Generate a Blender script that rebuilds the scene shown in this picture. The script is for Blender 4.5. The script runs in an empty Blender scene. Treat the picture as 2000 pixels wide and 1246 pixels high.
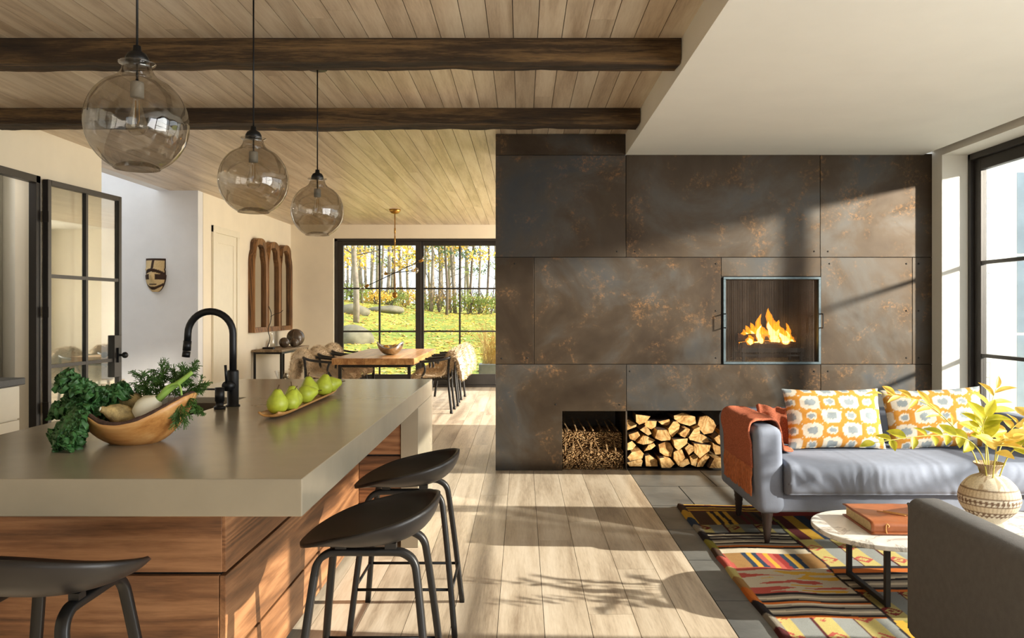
import bpy, math, random
import numpy as np
from mathutils import Vector, Matrix, noise as mn
R = random.Random(7)
S = bpy.context.scene
COL = S.collection
F = 1556.0; CX = 1020.0; CY = 605.0; EH = 1.375

# ------------------------------------------------------------------ camera, sky, sun, added fill
cam = bpy.data.cameras.new('camera'); cam.sensor_width = 36; cam.lens = F / 2000 * 36
cam.shift_x = -0.01; cam.shift_y = -0.009; cam.clip_end = 500
co = bpy.data.objects.new('camera', cam); COL.objects.link(co)
co.location = (0, 0, EH); co.rotation_euler = (math.pi / 2, 0, 0); S.camera = co

w = bpy.data.worlds.new('sky'); S.world = w; w.use_nodes = True
wn = w.node_tree; bg = wn.nodes['Background']
bg.inputs[0].default_value = (0.83, 0.92, 1.0, 1); bg.inputs[1].default_value = 2.2

def light(name, kind, loc, direction, energy, color=(1, 1, 1), **kw):
    l = bpy.data.lights.new(name, kind); l.energy = energy; l.color = color
    for k, v in kw.items(): setattr(l, k, v)
    o = bpy.data.objects.new(name, l); COL.objects.link(o); o.location = loc
    o.rotation_euler = Vector(direction).to_track_quat('-Z', 'Y').to_euler(); return o
light('sun', 'SUN', (15, 4, 8), (-1, 0.04, -0.44), 11.5, (1.0, 0.92, 0.80), angle=0.012)
# sun thrown back by the glass of the neighbouring wing
_t = Vector((2.2, 6.81, 1.75)); _s = Vector((1, -1, 0.27))
light('sun_glint', 'SPOT', _t + _s * 9, -_s, 26000, (1.0, 0.92, 0.80), spot_size=math.radians(27), spot_blend=0.25, shadow_soft_size=0.28)
# area lamps added outside the wall openings to lift the interior brightness
light('fill_side', 'AREA', (4.3, 0.4, 1.5), (-1, 0.1, 0.45), 290, (1.0, 0.98, 0.96), shape='RECTANGLE', size=4.2, size_y=2.3)
light('fill_rear', 'AREA', (0, -3.3, 1.45), (0, 1, 0.25), 8, (1.0, 0.92, 0.80), shape='RECTANGLE', size=2.0, size_y=1.4)
light('fill_dining', 'AREA', (2.6, 11.4, 1.4), (-1, 0, 0.15), 230, (1.0, 0.90, 0.74), shape='RECTANGLE', size=3.8, size_y=2.2)  # extra lamp to brighten the dining walls
S.view_settings.view_transform = 'Standard'; S.view_settings.look = 'None'
S.view_settings.gamma = 1; S.view_settings.use_curve_mapping = False; S.view_settings.exposure = 0.0
S.cycles.use_denoising = True
S.cycles.max_bounces = 10; S.cycles.transparent_max_bounces = 16; S.cycles.sample_clamp_indirect = 6
S.cycles.caustics_reflective = False; S.cycles.caustics_refractive = False

def P(px, py, Y): return Vector(((px - CX) * Y / F, Y, EH - (py - CY) * Y / F))

# ------------------------------------------------------------------ materials
def srgb(r, g, b):
    f = lambda c: (c / 12.92 if c <= 0.04045 else ((c + 0.055) / 1.055) ** 2.4)
    return (f(r / 255), f(g / 255), f(b / 255), 1)
class NT:
    def __init__(s, name):
        s.m = bpy.data.materials.new(name); s.m.use_nodes = True; s.t = s.m.node_tree
        s.b = s.t.nodes['Principled BSDF']; s.out = s.t.nodes['Material Output']
    def n(s, kind, **kw):
        nd = s.t.nodes.new('ShaderNode' + kind)
        for k, v in kw.items(): setattr(nd, k, v)
        return nd
    def l(s, a, b): s.t.links.new(a, b)
    def math(s, op, a, b=None):
        nd = s.n('Math', operation=op)
        for i, v in enumerate((a, b)):
            if v is None: continue
            if isinstance(v, (int, float)): nd.inputs[i].default_value = v
            else: s.l(v, nd.inputs[i])
        return nd.outputs[0]
    def coord(s, kind='world', rand=True, scale=(1, 1, 1)):
        if kind == 'world': c = s.n('NewGeometry').outputs['Position']
        else: c = s.n('TexCoord').outputs['Object']
        if rand:
            oi = s.n('ObjectInfo'); r = s.math('MULTIPLY', oi.outputs['Random'], 37.0)
            cb = s.n('CombineXYZ')
            for i in range(3): s.l(r, cb.inputs[i])
            a = s.n('VectorMath', operation='ADD'); s.l(c, a.inputs[0]); s.l(cb.outputs[0], a.inputs[1]); c = a.outputs[0]
        mp = s.n('Mapping'); mp.inputs['Scale'].default_value = scale; s.l(c, mp.inputs[0]); return mp.outputs[0]
    def noise(s, vec, scale=1, detail=4, rough=0.55, dist=0):
        nd = s.n('TexNoise'); nd.inputs['Scale'].default_value = scale; nd.inputs['Detail'].default_value = detail
        nd.inputs['Roughness'].default_value = rough; nd.inputs['Distortion'].default_value = dist
        s.l(vec, nd.inputs['Vector']); return nd.outputs[0]
    def ramp(s, fac, stops, mode='LINEAR'):
        r = s.n('ValToRGB'); cr = r.color_ramp; cr.interpolation = mode
        while len(cr.elements) < len(stops): cr.elements.new(0.5)
        for e, (p, c) in zip(cr.elements, stops): e.position = p; e.color = c
        s.l(fac, r.inputs[0]); return r.outputs[0]
    def mix(s, fac, a, b, blend='MIX'):
        m = s.n('MixRGB', blend_type=blend)
        for i, v in enumerate((fac, a, b)):
            if isinstance(v, (int, float)): m.inputs[i].default_value = v
            elif isinstance(v, tuple): m.inputs[i].default_value = v
            else: s.l(v, m.inputs[i])
        return m.outputs[0]
    def bump(s, h, strength=0.3, dist=0.01):
        b = s.n('Bump'); b.inputs['Strength'].default_value = strength; b.inputs['Distance'].default_value = dist
        s.l(h, b.inputs['Height']); s.l(b.outputs[0], s.b.inputs['Normal'])
    def set(s, rough=0.5, metal=0.0, col=None, spec=None):
        s.b.inputs['Roughness'].default_value = rough; s.b.inputs['Metallic'].default_value = metal
        if spec is not None: s.b.inputs['Specular IOR Level'].default_value = spec
        if col is not None:
            if isinstance(col, tuple): s.b.inputs['Base Color'].default_value = col
            else: s.l(col, s.b.inputs['Base Color'])
        return s.m

def plain(name, rgb, rough=0.5, metal=0, var=0.12, nscale=9, bump=0.0, spec=None):
    t = NT(name); v = t.coord('world', True)
    n = t.noise(v, nscale, 5)
    c = srgb(*rgb); d = tuple(x * (1 - var) for x in c[:3]) + (1,); u = tuple(min(1, x * (1 + var)) for x in c[:3]) + (1,)
    if bump: t.bump(t.noise(v, nscale * 6, 3), bump, 0.004)
    return t.set(rough, metal, t.ramp(n, [(0.3, d), (0.7, u)]), spec)
def wood(name, cols, axis='y', rough=0.5, stretch=14, fine=70, bumpv=0.15, tint=0.25, rand=True, ring=1.2, kind='world', rings=26, rw=0.45):
    t = NT(name); sc = {'x': (0.07, 1, 1), 'y': (1, 0.07, 1), 'z': (1, 1, 0.07)}[axis]
    v = t.coord(kind, rand, sc)
    n1 = t.noise(v, stretch * 0.35, 2, 0.4, 0.15); n2 = t.noise(v, fine * 1.6, 5, 0.7, 0.2); n3 = t.noise(v, stretch * 0.7, 3, 0.5, 0.5)
    w_ = t.math('PINGPONG', t.math('MULTIPLY', n1, rings), 1.0)
    f = t.math('ADD', t.math('ADD', t.math('MULTIPLY', w_, 0.30 * rw), t.math('MULTIPLY', n2, 0.35)), t.math('MULTIPLY', n3, 0.65 - 0.30 * rw))
    k = len(cols); c = t.ramp(f, [(0.36 + 0.28 * i / (k - 1), srgb(*q)) for i, q in enumerate(cols)])
    if tint:
        oi = t.n('ObjectInfo'); h = t.n('HueSaturation')
        t.l(t.math('ADD', t.math('MULTIPLY', oi.outputs['Random'], tint), 1 - tint / 2), h.inputs['Value'])
        t.l(c, h.inputs['Color']); c = h.outputs[0]
    t.bump(n2, bumpv, 0.003); return t.set(rough, 0, c)
def vcol(name, rough=0.8, bump=0.25, bs=260, spec=0.2):
    t = NT(name); a = t.n('VertexColor', layer_name='Col'); v = t.coord('world', False)
    n = t.noise(v, bs, 2); c = t.mix(0.35, a.outputs[0], t.ramp(n, [(0.3, (0.35, 0.35, 0.35, 1)), (0.7, (1, 1, 1, 1))]), 'MULTIPLY')
    t.bump(n, bump, 0.003); return t.set(rough, 0, c, spec)
def glass(name, tint, refl=0.08, rough=0.0, wob=0.0):
    t = NT(name); tr = t.n('BsdfTransparent'); tr.inputs[0].default_value = tint
    gl = t.n('BsdfGlossy'); gl.inputs['Roughness'].default_value = rough
    lw = t.n('LayerWeight'); lw.inputs[0].default_value = 0.25
    fac = t.math('ADD', t.math('MULTIPLY', lw.outputs['Facing'], 0.55), refl)
    if wob:
        b = t.n('Bump'); b.inputs['Strength'].default_value = wob; b.inputs['Distance'].default_value = 0.02
        t.l(t.noise(t.coord('object', True), 9, 2), b.inputs['Height']); t.l(b.outputs[0], gl.inputs['Normal'])
    ms = t.n('MixShader'); t.l(fac, ms.inputs[0]); t.l(tr.outputs[0], ms.inputs[1]); t.l(gl.outputs[0], ms.inputs[2])
    t.l(ms.outputs[0], t.out.inputs[0]); return t.m

MT = {}
MT['cream'] = plain('cream_plaster', (238, 228, 208), 0.75, 0, 0.03, 3, 0.03)
MT['white'] = plain('white_paint', (236, 233, 224), 0.7, 0, 0.02, 3)
MT['coolwall'] = plain('grey_white_plaster', (226, 226, 228), 0.8, 0, 0.03, 4, 0.05)
MT['grey_cab'] = plain('grey_cabinet_paint', (150, 148, 140), 0.5, 0, 0.03)
MT['cream_cab'] = plain('cream_cabinet_paint', (232, 224, 204), 0.45, 0, 0.02)
MT['frame'] = plain('dark_bronze_metal', (52, 48, 45), 0.42, 0.3, 0.1)
MT['black'] = plain('black_lacquer', (20, 19, 19), 0.42, 0, 0.1, 20)
MT['blackm'] = plain('matte_black_metal', (30, 31, 33), 0.4, 0.5, 0.1, 20)
MT['iron'] = plain('blackened_iron', (44, 42, 40), 0.5, 0.6, 0.2, 20)
MT['brass'] = plain('aged_brass', (176, 138, 72), 0.28, 1.0, 0.1, 12)
MT['gold'] = plain('gold_leaf', (212, 170, 90), 0.25, 1.0, 0.15, 30)
MT['silver'] = plain('silver_metal', (190, 190, 186), 0.22, 1.0, 0.05)
MT['pane'] = glass('clear_glass', (0.97, 0.98, 0.97, 1), 0.03)
MT['doorglass'] = glass('door_glass', (0.93, 0.96, 0.94, 1), 0.16, 0.02)
MT['smoke'] = glass('smoked_glass', (0.72, 0.69, 0.64, 1), 0.06, 0.0, 0.35)
MT['bulb'] = glass('bulb_glass', (0.95, 0.93, 0.88, 1), 0.08)
MT['seatshell'] = plain('black_plastic', (36, 33, 32), 0.42, 0, 0.05, 40)
MT['concrete'] = plain('grey_beige_stone', (152, 144, 126), 0.2, 0, 0.05, 7)
MT['slatetop'] = plain('dark_stone', (58, 60, 62), 0.5, 0, 0.2, 30, 0.3)
MT['socket'] = plain('grey_ceramic', (150, 150, 146), 0.5)
MT['ceil'] = wood('washed_ash', [(168, 148, 124), (200, 182, 158), (216, 202, 180)], 'y', 0.36, 11, 60, 0.06, 0.2, rings=16, rw=0.35)
MT['floorp'] = wood('pale_oak', [(152, 134, 114), (196, 180, 158), (218, 204, 184)], 'y', 0.34, 9, 60, 0.1, 0.10, rings=14, rw=0.3)
MT['gap'] = plain('dark_joint', (44, 34, 25), 0.9)
MT['walnut'] = wood('walnut', [(82, 54, 35), (126, 86, 56), (160, 116, 80)], 'x', 0.42, 12, 60, 0.08, 0.12, rings=30, rw=0.5)
MT['walnuty'] = wood('walnut_long', [(86, 56, 35), (130, 88, 56), (164, 118, 80)], 'y', 0.42, 12, 60, 0.08, 0.12, rings=30, rw=0.5)
MT['beam'] = wood('old_timber', [(26, 18, 9), (60, 43, 23), (112, 86, 52)], 'x', 0.88, 16, 80, 1.0, 0, rw=0.2)
MT['tablew'] = wood('table_oak', [(150, 102, 58), (182, 134, 84), (204, 160, 108)], 'y', 0.3, 14, 60, 0.06, 0.1)
MT['conw'] = wood('weathered_wood', [(104, 84, 62), (142, 122, 96), (168, 148, 122)], 'y', 0.7, 12, 60, 0.3, 0.1)
MT['mirw'] = wood('brown_mirror_wood', [(72, 46, 22), (120, 82, 44), (156, 112, 66)], 'z', 0.55, 12, 50, 0.3, 0.15)
MT['bowlw'] = wood('bowl_wood', [(150, 92, 40), (196, 140, 78), (214, 166, 106)], 'x', 0.4, 10, 40, 0.05, 0, False)
MT['bark'] = plain('bark_edge', (74, 52, 40), 0.9, 0, 0.5, 60, 0.8)
MT['trayw'] = wood('tray_wood', [(150, 98, 46), (184, 132, 72), (204, 156, 96)], 'y', 0.4, 16, 60, 0.1, 0)
MT['logend'] = wood('split_log', [(140, 96, 48), (196, 152, 92), (224, 190, 134)], 'y', 0.85, 14, 50, 0.5, 0.45, True, 2.0)
MT['stick'] = wood('kindling_wood', [(96, 70, 42), (160, 124, 82), (204, 172, 126)], 'y', 0.9, 30, 90, 0.3, 0.3)
MT['sofa'] = plain('blue_grey_velvet', (118, 124, 138), 0.9, 0, 0.06, 14, 0.1, 0.1)
MT['chairf'] = plain('warm_grey_velvet', (100, 98, 97), 0.9, 0, 0.08, 40, 0.25, 0.1)
MT['leather'] = plain('tan_leather', (158, 90, 50), 0.42, 0, 0.18, 14, 0.2)
MT['paper'] = plain('book_pages', (206, 182, 134), 0.85, 0, 0.15, 90)
MT['fur'] = plain('sheepskin', (208, 190, 164), 0.95, 0, 0.2, 14, 0.0, 0.05)
MT['fog'] = plain('blackened_firebox', (40, 34, 30), 0.8, 0.1, 0.35, 14)
MT['mesh'] = plain('screen_wire', (66, 55, 46), 0.6, 0.5, 0.2)
MT['pear'] = plain('green_pear', (178, 190, 58), 0.42, 0, 0.16, 40)
MT['stem'] = plain('brown_stem', (84, 62, 36), 0.8)
MT['fennel'] = plain('fennel_bulb', (238, 236, 216), 0.4, 0, 0.06, 20)
MT['fenst'] = plain('fennel_stalk', (142, 178, 82), 0.45, 0, 0.12, 20)
MT['frond'] = plain('fennel_frond', (64, 100, 36), 0.7, 0, 0.25, 30)
MT['root'] = plain('celery_root', (182, 160, 108), 0.75, 0, 0.45, 40, 0.7)
MT['kale'] = plain('curly_kale', (56, 100, 50), 0.5, 0, 0.45, 30, 0.2)
MT['ball'] = plain('dark_wood_ball', (84, 70, 58), 0.25, 0, 0.25, 12)
MT['rustfr'] = plain('rust_fringe', (178, 104, 62), 0.9, 0, 0.3, 40)
MT['grassm'] = None
t = NT('steel_patina'); v = t.coord('world', True)
big = t.noise(v, 1.1, 6, 0.6, 0.6); mid = t.noise(v, 4.5, 6, 0.65, 0.8); spk = t.noise(v, 38, 4, 0.7)
base = t.ramp(big, [(0.30, srgb(60, 45, 29)), (0.46, srgb(80, 66, 50)), (0.56, srgb(90, 84, 77)), (0.70, srgb(74, 80, 86))])
base = t.mix(0.45, base, t.ramp(mid, [(0.3, srgb(70, 60, 50)), (0.72, srgb(178, 168, 156))]), 'MULTIPLY')
msk = t.math('MULTIPLY', t.ramp(mid, [(0.52, (0, 0, 0, 1)), (0.72, (.75, .75, .75, 1))]), t.ramp(spk, [(0.48, (0, 0, 0, 1)), (0.66, (1, 1, 1, 1))]))
base = t.mix(msk, base, srgb(150, 108, 66)); t.bump(spk, 0.08, 0.002)
t.l(t.ramp(mid, [(0.3, (0.36,) * 3 + (1,)), (0.7, (0.58,) * 3 + (1,))]), t.b.inputs['Roughness'])
MT['steel'] = t.set(0.45, 0.55, base)
t = NT('slate'); v = t.coord('world', True)
MT['slate'] = (t.bump(t.noise(v, 9, 6, 0.6), 0.25, 0.01), t.set(0.42, 0, t.ramp(t.noise(v, 3, 6, 0.6), [(0.3, srgb(82, 84, 84)), (0.7, srgb(122, 122, 118))])))[1]
t = NT('white_marble'); v = t.coord('world', False)
vn = t.math('ABSOLUTE', t.math('SUBTRACT', t.noise(v, 3.2, 6, 0.6, 1.2), 0.5))
MT['marble'] = t.set(0.22, 0, t.ramp(vn, [(0.0, srgb(170, 166, 160)), (0.03, srgb(226, 222, 214)), (0.2, srgb(240, 237, 230))]))
MT['rug'] = vcol('kilim_wool', 0.95, 0.5, 300)
MT['pil'] = vcol('ikat_cloth', 0.95, 0.35, 320)
MT['vasec'] = vcol('carved_clay', 0.7, 0.25, 140)
MT['maskc'] = vcol('painted_wood', 0.7, 0.25, 90)
MT['throw'] = plain('rust_wool_throw', (184, 108, 82), 0.95, 0, 0.35, 130, 1.0, 0.03)
def flame(name, rgb, e, dens):
    t = NT(name); em = t.n('Emission'); em.inputs[0].default_value = srgb(*rgb); em.inputs[1].default_value = e
    tr = t.n('BsdfTransparent'); ms = t.n('MixShader'); lw = t.n('LayerWeight'); lw.inputs[0].default_value = 0.5
    t.l(t.math('MULTIPLY', t.math('SUBTRACT', 1.0, lw.outputs['Facing']), dens), ms.inputs[0]); t.l(tr.outputs[0], ms.inputs[1]); t.l(em.outputs[0], ms.inputs[2])
    t.l(ms.outputs[0], t.out.inputs[0]); return t.m
MT['flame1'] = flame('flame_orange', (255, 146, 20), 3.6, 0.6)
MT['flame2'] = flame('flame_yellow', (255, 214, 110), 13, 0.9)

# ------------------------------------------------------------------ mesh tools
class MB:
    def __init__(s): s.v = []; s.f = []; s.c = []; s.mi = []
    def add(s, vs, fs, mi=0):
        b = len(s.v); s.v += [tuple(q) for q in vs]; s.f += [[i + b for i in q] for q in fs]; s.mi += [mi] * len(fs); return s
    def box(s, x0, x1, y0, y1, z0, z1, mi=0):
        return s.add([(x0, y0, z0), (x1, y0, z0), (x1, y1, z0), (x0, y1, z0), (x0, y0, z1), (x1, y0, z1), (x1, y1, z1), (x0, y1, z1)],
                     [(0, 3, 2, 1), (4, 5, 6, 7), (0, 1, 5, 4), (1, 2, 6, 5), (2, 3, 7, 6), (3, 0, 4, 7)], mi)
    def prism(s, poly, d, axis='y', mi=0):
        """poly: 2-D outline; d: (lo, hi) along axis. 'y': poly is (x,z); 'z': poly is (x,y); 'x': poly is (y,z)"""
        f = {'y': lambda p, q: (p[0], q, p[1]), 'z': lambda p, q: (p[0], p[1], q), 'x': lambda p, q: (q, p[0], p[1])}[axis]
        n = len(poly); vs = [f(p, d[0]) for p in poly] + [f(p, d[1]) for p in poly]
        return s.add(vs, [list(range(n)), list(range(2 * n - 1, n - 1, -1))] + [(i, i + n, (i + 1) % n + n, (i + 1) % n) for i in range(n)], mi)
    def tube(s, pts, r, n=10, cap=True, flat=None, mi=0):
        pts = [Vector(p) for p in pts]; k = len(pts); rs = r if isinstance(r, (list, tuple)) else [r] * k
        tg = [(pts[min(i + 1, k - 1)] - pts[max(i - 1, 0)]).normalized() for i in range(k)]
        up = Vector((0, 0, 1)) if abs(tg[0].z) < 0.9 else Vector((0, 1, 0))
        u = tg[0].cross(up).normalized(); vs = []
        for i in range(k):
            u = (u - tg[i] * u.dot(tg[i])).normalized(); q = tg[i].cross(u)
            for j in range(n):
                a = 2 * math.pi * j / n; e = flat or 1.0
                vs.append(pts[i] + u * (math.cos(a) * rs[i]) + q * (math.sin(a) * rs[i] * e))
        fs = [(i * n + j, i * n + (j + 1) % n, (i + 1) * n + (j + 1) % n, (i + 1) * n + j) for i in range(k - 1) for j in range(n)]
        if cap: fs += [list(range(n - 1, -1, -1)), list(range((k - 1) * n, k * n))]
        return s.add(vs, fs, mi)
    def bar(s, pts, wdt, thk, ref, mi=0):
        """rectangular bar along pts: wdt along ref direction, thk across"""
        pts = [Vector(p) for p in pts]; ref = Vector(ref).normalized(); k = len(pts); vs = []
        for i in range(k):
            tg = (pts[min(i + 1, k - 1)] - pts[max(i - 1, 0)]).normalized(); a = (ref - tg * ref.dot(tg)).normalized(); b = tg.cross(a)
            for p, q in ((-1, -.6), (-.8, -1), (.8, -1), (1, -.6), (1, .6), (.8, 1), (-.8, 1), (-1, .6)): vs.append(pts[i] + a * (p * wdt / 2) + b * (q * thk / 2))
        n = 8
        return s.add(vs, [(i * n + j, i * n + (j + 1) % n, (i + 1) * n + (j + 1) % n, (i + 1) * n + j) for i in range(k - 1) for j in range(n)] + [list(range(n - 1, -1, -1)), list(range((k - 1) * n, k * n))], mi)
    def lathe(s, prof, n=32, c=(0, 0, 0), mi=0, dx=None):
        vs = []
        for i, (r, z) in enumerate(prof):
            for j in range(n):
                a = 2 * math.pi * j / n; vs.append((c[0] + r * math.cos(a), c[1] + r * math.sin(a), c[2] + z))
        return s.add(vs, [(i * n + j, i * n + (j + 1) % n, (i + 1) * n + (j + 1) % n, (i + 1) * n + j) for i in range(len(prof) - 1) for j in range(n)], mi)
    def grid(s, nu, nv, fn, wrap=False, mi=0):
        vs = [fn(i / (nu - 1), j / (nv - 1)) for j in range(nv) for i in range(nu)]
        return s.add(vs, [(j * nu + i, j * nu + i + 1, (j + 1) * nu + i + 1, (j + 1) * nu + i) for j in range(nv - 1) for i in range(nu - 1)], mi)
    def ball(s, c, r, n=16, sc=(1, 1, 1), mi=0):
        m = n // 2
        return s.lathe_s([(math.sin(math.pi * i / m) * r, -math.cos(math.pi * i / m) * r) for i in range(m + 1)], n, c, sc, mi)
    def lathe_s(s, prof, n, c, sc, mi=0):
        b = len(s.v); s.lathe(prof, n, (0, 0, 0), mi)
        for i in range(b, len(s.v)): x, y, z = s.v[i]; s.v[i] = (c[0] + x * sc[0], c[1] + y * sc[1], c[2] + z * sc[2])
        return s
    def xf(s, fn): s.v = [tuple(fn(*p)) for p in s.v]; return s
    def mesh(s, name, mats, smooth=False, cols=None):
        me = bpy.data.meshes.new(name); me.from_pydata(s.v, [], s.f)
        for m in (mats if isinstance(mats, (list, tuple)) else [mats]): me.materials.append(MT[m] if isinstance(m, str) else m)
        if any(s.mi): me.polygons.foreach_set('material_index', s.mi)
        if smooth: me.polygons.foreach_set('use_smooth', [True] * len(me.polygons))
        if cols is not None:
            a = me.color_attributes.new('Col', 'FLOAT_COLOR', 'POINT'); a.data.foreach_set('color', np.asarray(cols, dtype=np.float32).ravel())
        me.update(); return me
    def ob(s, name, mats, parent=None, smooth=False, bevel=0, cols=None, loc=None, solid=0, sub=0, rotz=0):
        o = bpy.data.objects.new(name, s.mesh(name, mats, smooth, cols)); COL.objects.link(o); o.parent = parent
        if loc is not None: o.location = loc
        if rotz: o.rotation_euler.z = rotz
        if solid: m = o.modifiers.new('thickness', 'SOLIDIFY'); m.thickness = solid; m.offset = 0
        if bevel: m = o.modifiers.new('bevel', 'BEVEL'); m.width = bevel; m.segments = 2; m.limit_method = 'ANGLE'
        if sub: m = o.modifiers.new('sub', 'SUBSURF'); m.levels = sub; m.render_levels = sub
        return o
def tag(o, label, cat, group=None, kind=None):
    if label: o['label'] = label
    if cat: o['category'] = cat
    if group: o['group'] = group
    if kind: o['kind'] = kind
    return o
def thing(name, label, cat, loc=(0, 0, 0), rotz=0, group=None, kind=None):
    o = bpy.data.objects.new(name, None); COL.objects.link(o); o.location = loc; o.rotation_euler.z = rotz
    return tag(o, label, cat, group, kind)
def struct(o, label=None): o['kind'] = 'structure'; o['label'] = label or o.name.replace('_', ' '); return o
def dup(o, parent=None, loc=None, rotz=None, label=None):
    c = o.copy(); COL.objects.link(c); c.parent = parent
    if loc is not None: c.location = loc
    if rotz is not None: c.rotation_euler.z = rotz
    if label: c['label'] = label
    for ch in [q for q in bpy.data.objects if q.parent == o]: dup(ch, c)
    return c
def inst(me, name, parent, loc, scale=(1, 1, 1), rot=(0, 0, 0)):
    o = bpy.data.objects.new(name, me); COL.objects.link(o); o.parent = parent; o.location = loc; o.scale = scale; o.rotation_euler = rot; return o
def box(name, x0, x1, y0, y1, z0, z1, mat, parent=None, bevel=0): return MB().box(x0, x1, y0, y1, z0, z1).ob(name, mat, parent, bevel=bevel)
def smooth_path(pts, n=8):
    pts = [Vector(p) for p in pts]; out = []
    for i in range(len(pts) - 1):
        p0, p1, p2, p3 = pts[max(i - 1, 0)], pts[i], pts[i + 1], pts[min(i + 2, len(pts) - 1)]
        for k in range(n):
            q = k / n; out.append(0.5 * ((2 * p1) + (p2 - p0) * q + (2 * p0 - 5 * p1 + 4 * p2 - p3) * q * q + (3 * p1 - p0 - 3 * p2 + p3) * q ** 3))
    return out + [pts[-1]]
def rrect(x0, x1, y0, y1, r, n=8):
    out = []
    for cx, cy, a0 in ((x1 - r, y0 + r, -90), (x1 - r, y1 - r, 0), (x0 + r, y1 - r, 90), (x0 + r, y0 + r, 180)):
        for k in range(n + 1): a = math.radians(a0 + 90 * k / n); out.append((cx + r * math.cos(a), cy + r * math.sin(a)))
    return out

ORD = ['first', 'second', 'third', 'fourth', 'fifth', 'sixth', 'seventh', 'eighth', 'ninth', 'tenth', 'eleventh', 'twelfth', 'thirteenth', 'fourteenth', 'fifteenth', 'sixteenth', 'seventeenth', 'eighteenth', 'nineteenth', 'twentieth']
CEIL = 2.88; SOF = 2.70; LX = -4.04; DX = -4.09; RX = 3.504; DS = 6.814; BW = 14.08

# ------------------------------------------------------------------ room shell
fl = struct(box('floor', -7.0, 3.9, -3.2, 14.3, -0.10, -0.012, 'gap'), 'pale oak plank and dark slate tile floor')
UNIT = {}
def unit(mat):
    if mat not in UNIT: UNIT[mat] = MB().box(0, 1, 0, 1, 0, 1).mesh(mat + '_board', mat)
    return UNIT[mat]
x = 0.908
while x > -4.3:
    y = -0.4 - R.random() * 1.6
    while y < BW + 0.1:
        L = 1.5 + R.random() * 1.4; y1 = min(y + L, BW + 0.15)
        inst(unit('floorp'), 'plank', fl, (x - 0.2015, y, -0.012), (0.2003, y1 - y - 0.0018, 0.012))
        y = y1
    x -= 0.203
row = 0; y1 = DS
while y1 > 1.5:
    x = 0.912 - (0.30 if row % 2 else 0.0)
    while x < 3.5:
        a = max(x, 0.912); b = min(x + 0.605, 3.5)
        if b - a > 0.03: inst(unit('slate'), 'tile', fl, (a, y1 - 0.605, -0.012), (b - a - 0.003, 0.602, 0.012))
        x += 0.61
    y1 -= 0.61; row += 1
ce = struct(box('ceiling', -4.45, 0.89, -3.2, 14.2, CEIL + 0.012, CEIL + 0.2, 'gap'), 'wooden board ceiling')
x = 0.884
while x > -4.45:
    a = max(x - 0.1295, -4.45); cuts = [-3.0, 1.5 + R.random() * 5, 8 + R.random() * 4, BW]
    for q in range(3): inst(unit('ceil'), 'plank', ce, (a, cuts[q], CEIL), (x - a, cuts[q + 1] - cuts[q] - 0.002, 0.012))
    x -= 0.1335
struct(box('ceiling_lowered', 0.884, 3.43, -3.2, DS, SOF, CEIL + 0.2, 'white'), 'smooth white dropped ceiling over the sofa')
struct(box('trim_1', 3.43, 3.50, -3.2, DS, SOF + 0.03, CEIL + 0.2, 'black'), 'dark curtain slot along the white ceiling')
for nm, a in (('beam', (4.41, 4.62, 2.752)), ('beam', (5.94, 6.20, 2.768)), ('beam', (2.88, 3.09, 2.752))):
    m = MB(); y0, y1, zb = a
    def bf(u, v, y0=y0, y1=y1, zb=zb):
        X = -4.05 + u * 4.93; k = v * 4; i = int(min(k, 3)); q = k - i
        c = [(y0, CEIL), (y0, zb + 0.02), (y0 + 0.02, zb), (y1 - 0.015, zb), (y1, CEIL)]
        yy = c[i][0] * (1 - q) + c[i + 1][0] * q; zz = c[i][1] * (1 - q) + c[i + 1][1] * q
        if 0.05 < v < 0.95:
            n = mn.noise(Vector((X * 1.3, y0 * 3, v * 2))) * 0.018 + mn.noise(Vector((X * 5, y0, v * 6))) * 0.009 + mn.noise(Vector((X * 16, y0, v * 9))) * 0.004
            zz += n * (1 if v > 0.2 else 0.3); yy += n * 0.5
        return (X, yy, min(zz, CEIL))
    m.grid(180, 25, bf)
    e = [m.v[j * 180 + 179] for j in range(25)]; b = len(m.v); m.v += e; m.f.append(list(range(b, b + 25))[::-1]); m.mi.append(0)
    o = m.ob('ceiling_beam', 'beam', smooth=False)
    tag(o, {4.41: 'rough dark timber beam across the ceiling, nearer of the two in view', 5.94: 'rough dark timber beam across the ceiling nearest the steel fireplace', 2.88: 'rough dark timber beam overhead above the near end of the island'}[y0], 'beam', 'dark ceiling beams')

def wall(name, parts, mat, label):
    m = MB()
    for p in parts: m.box(*p)
    return struct(m.ob(name, mat), label)
WX0, WX1, WT = -3.34, -0.32, 2.64
wall('wall_back', [(-4.3, WX0, BW, BW + 0.25, 0, CEIL), (WX1, 2.4, BW, BW + 0.25, 0, CEIL), (WX0, WX1, BW, BW + 0.25, WT, CEIL)], 'cream', 'cream wall around the garden doors')
wall('wall_left', [(DX - 0.2, DX, 10.21, BW, 0, CEIL)], 'cream', 'cream dining room wall with mirrors')
wall('wall_left_kitchen', [(LX - 0.2, LX, -3.2, 5.45, 0, CEIL), (LX - 0.2, LX, 6.66, 7.65, 0, CEIL), (LX - 0.2, LX, 5.45, 6.66, 2.49, CEIL)], 'cream', 'cream kitchen wall around the pantry opening')
wall('wall_stair', [(-7.0, DX, 10.05, 10.2, 0, 4.6)], 'coolwall', 'grey white stair wall with the mask')
wall('wall_stair_side', [(-7.0, -6.85, 7.45, 10.05, 0, 4.6)], 'coolwall', 'stair side wall')
wall('wall_stair_upper', [(-4.6, -4.45, 7.65, 10.05, CEIL, 4.6)], 'coolwall', 'stair upper wall')
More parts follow.
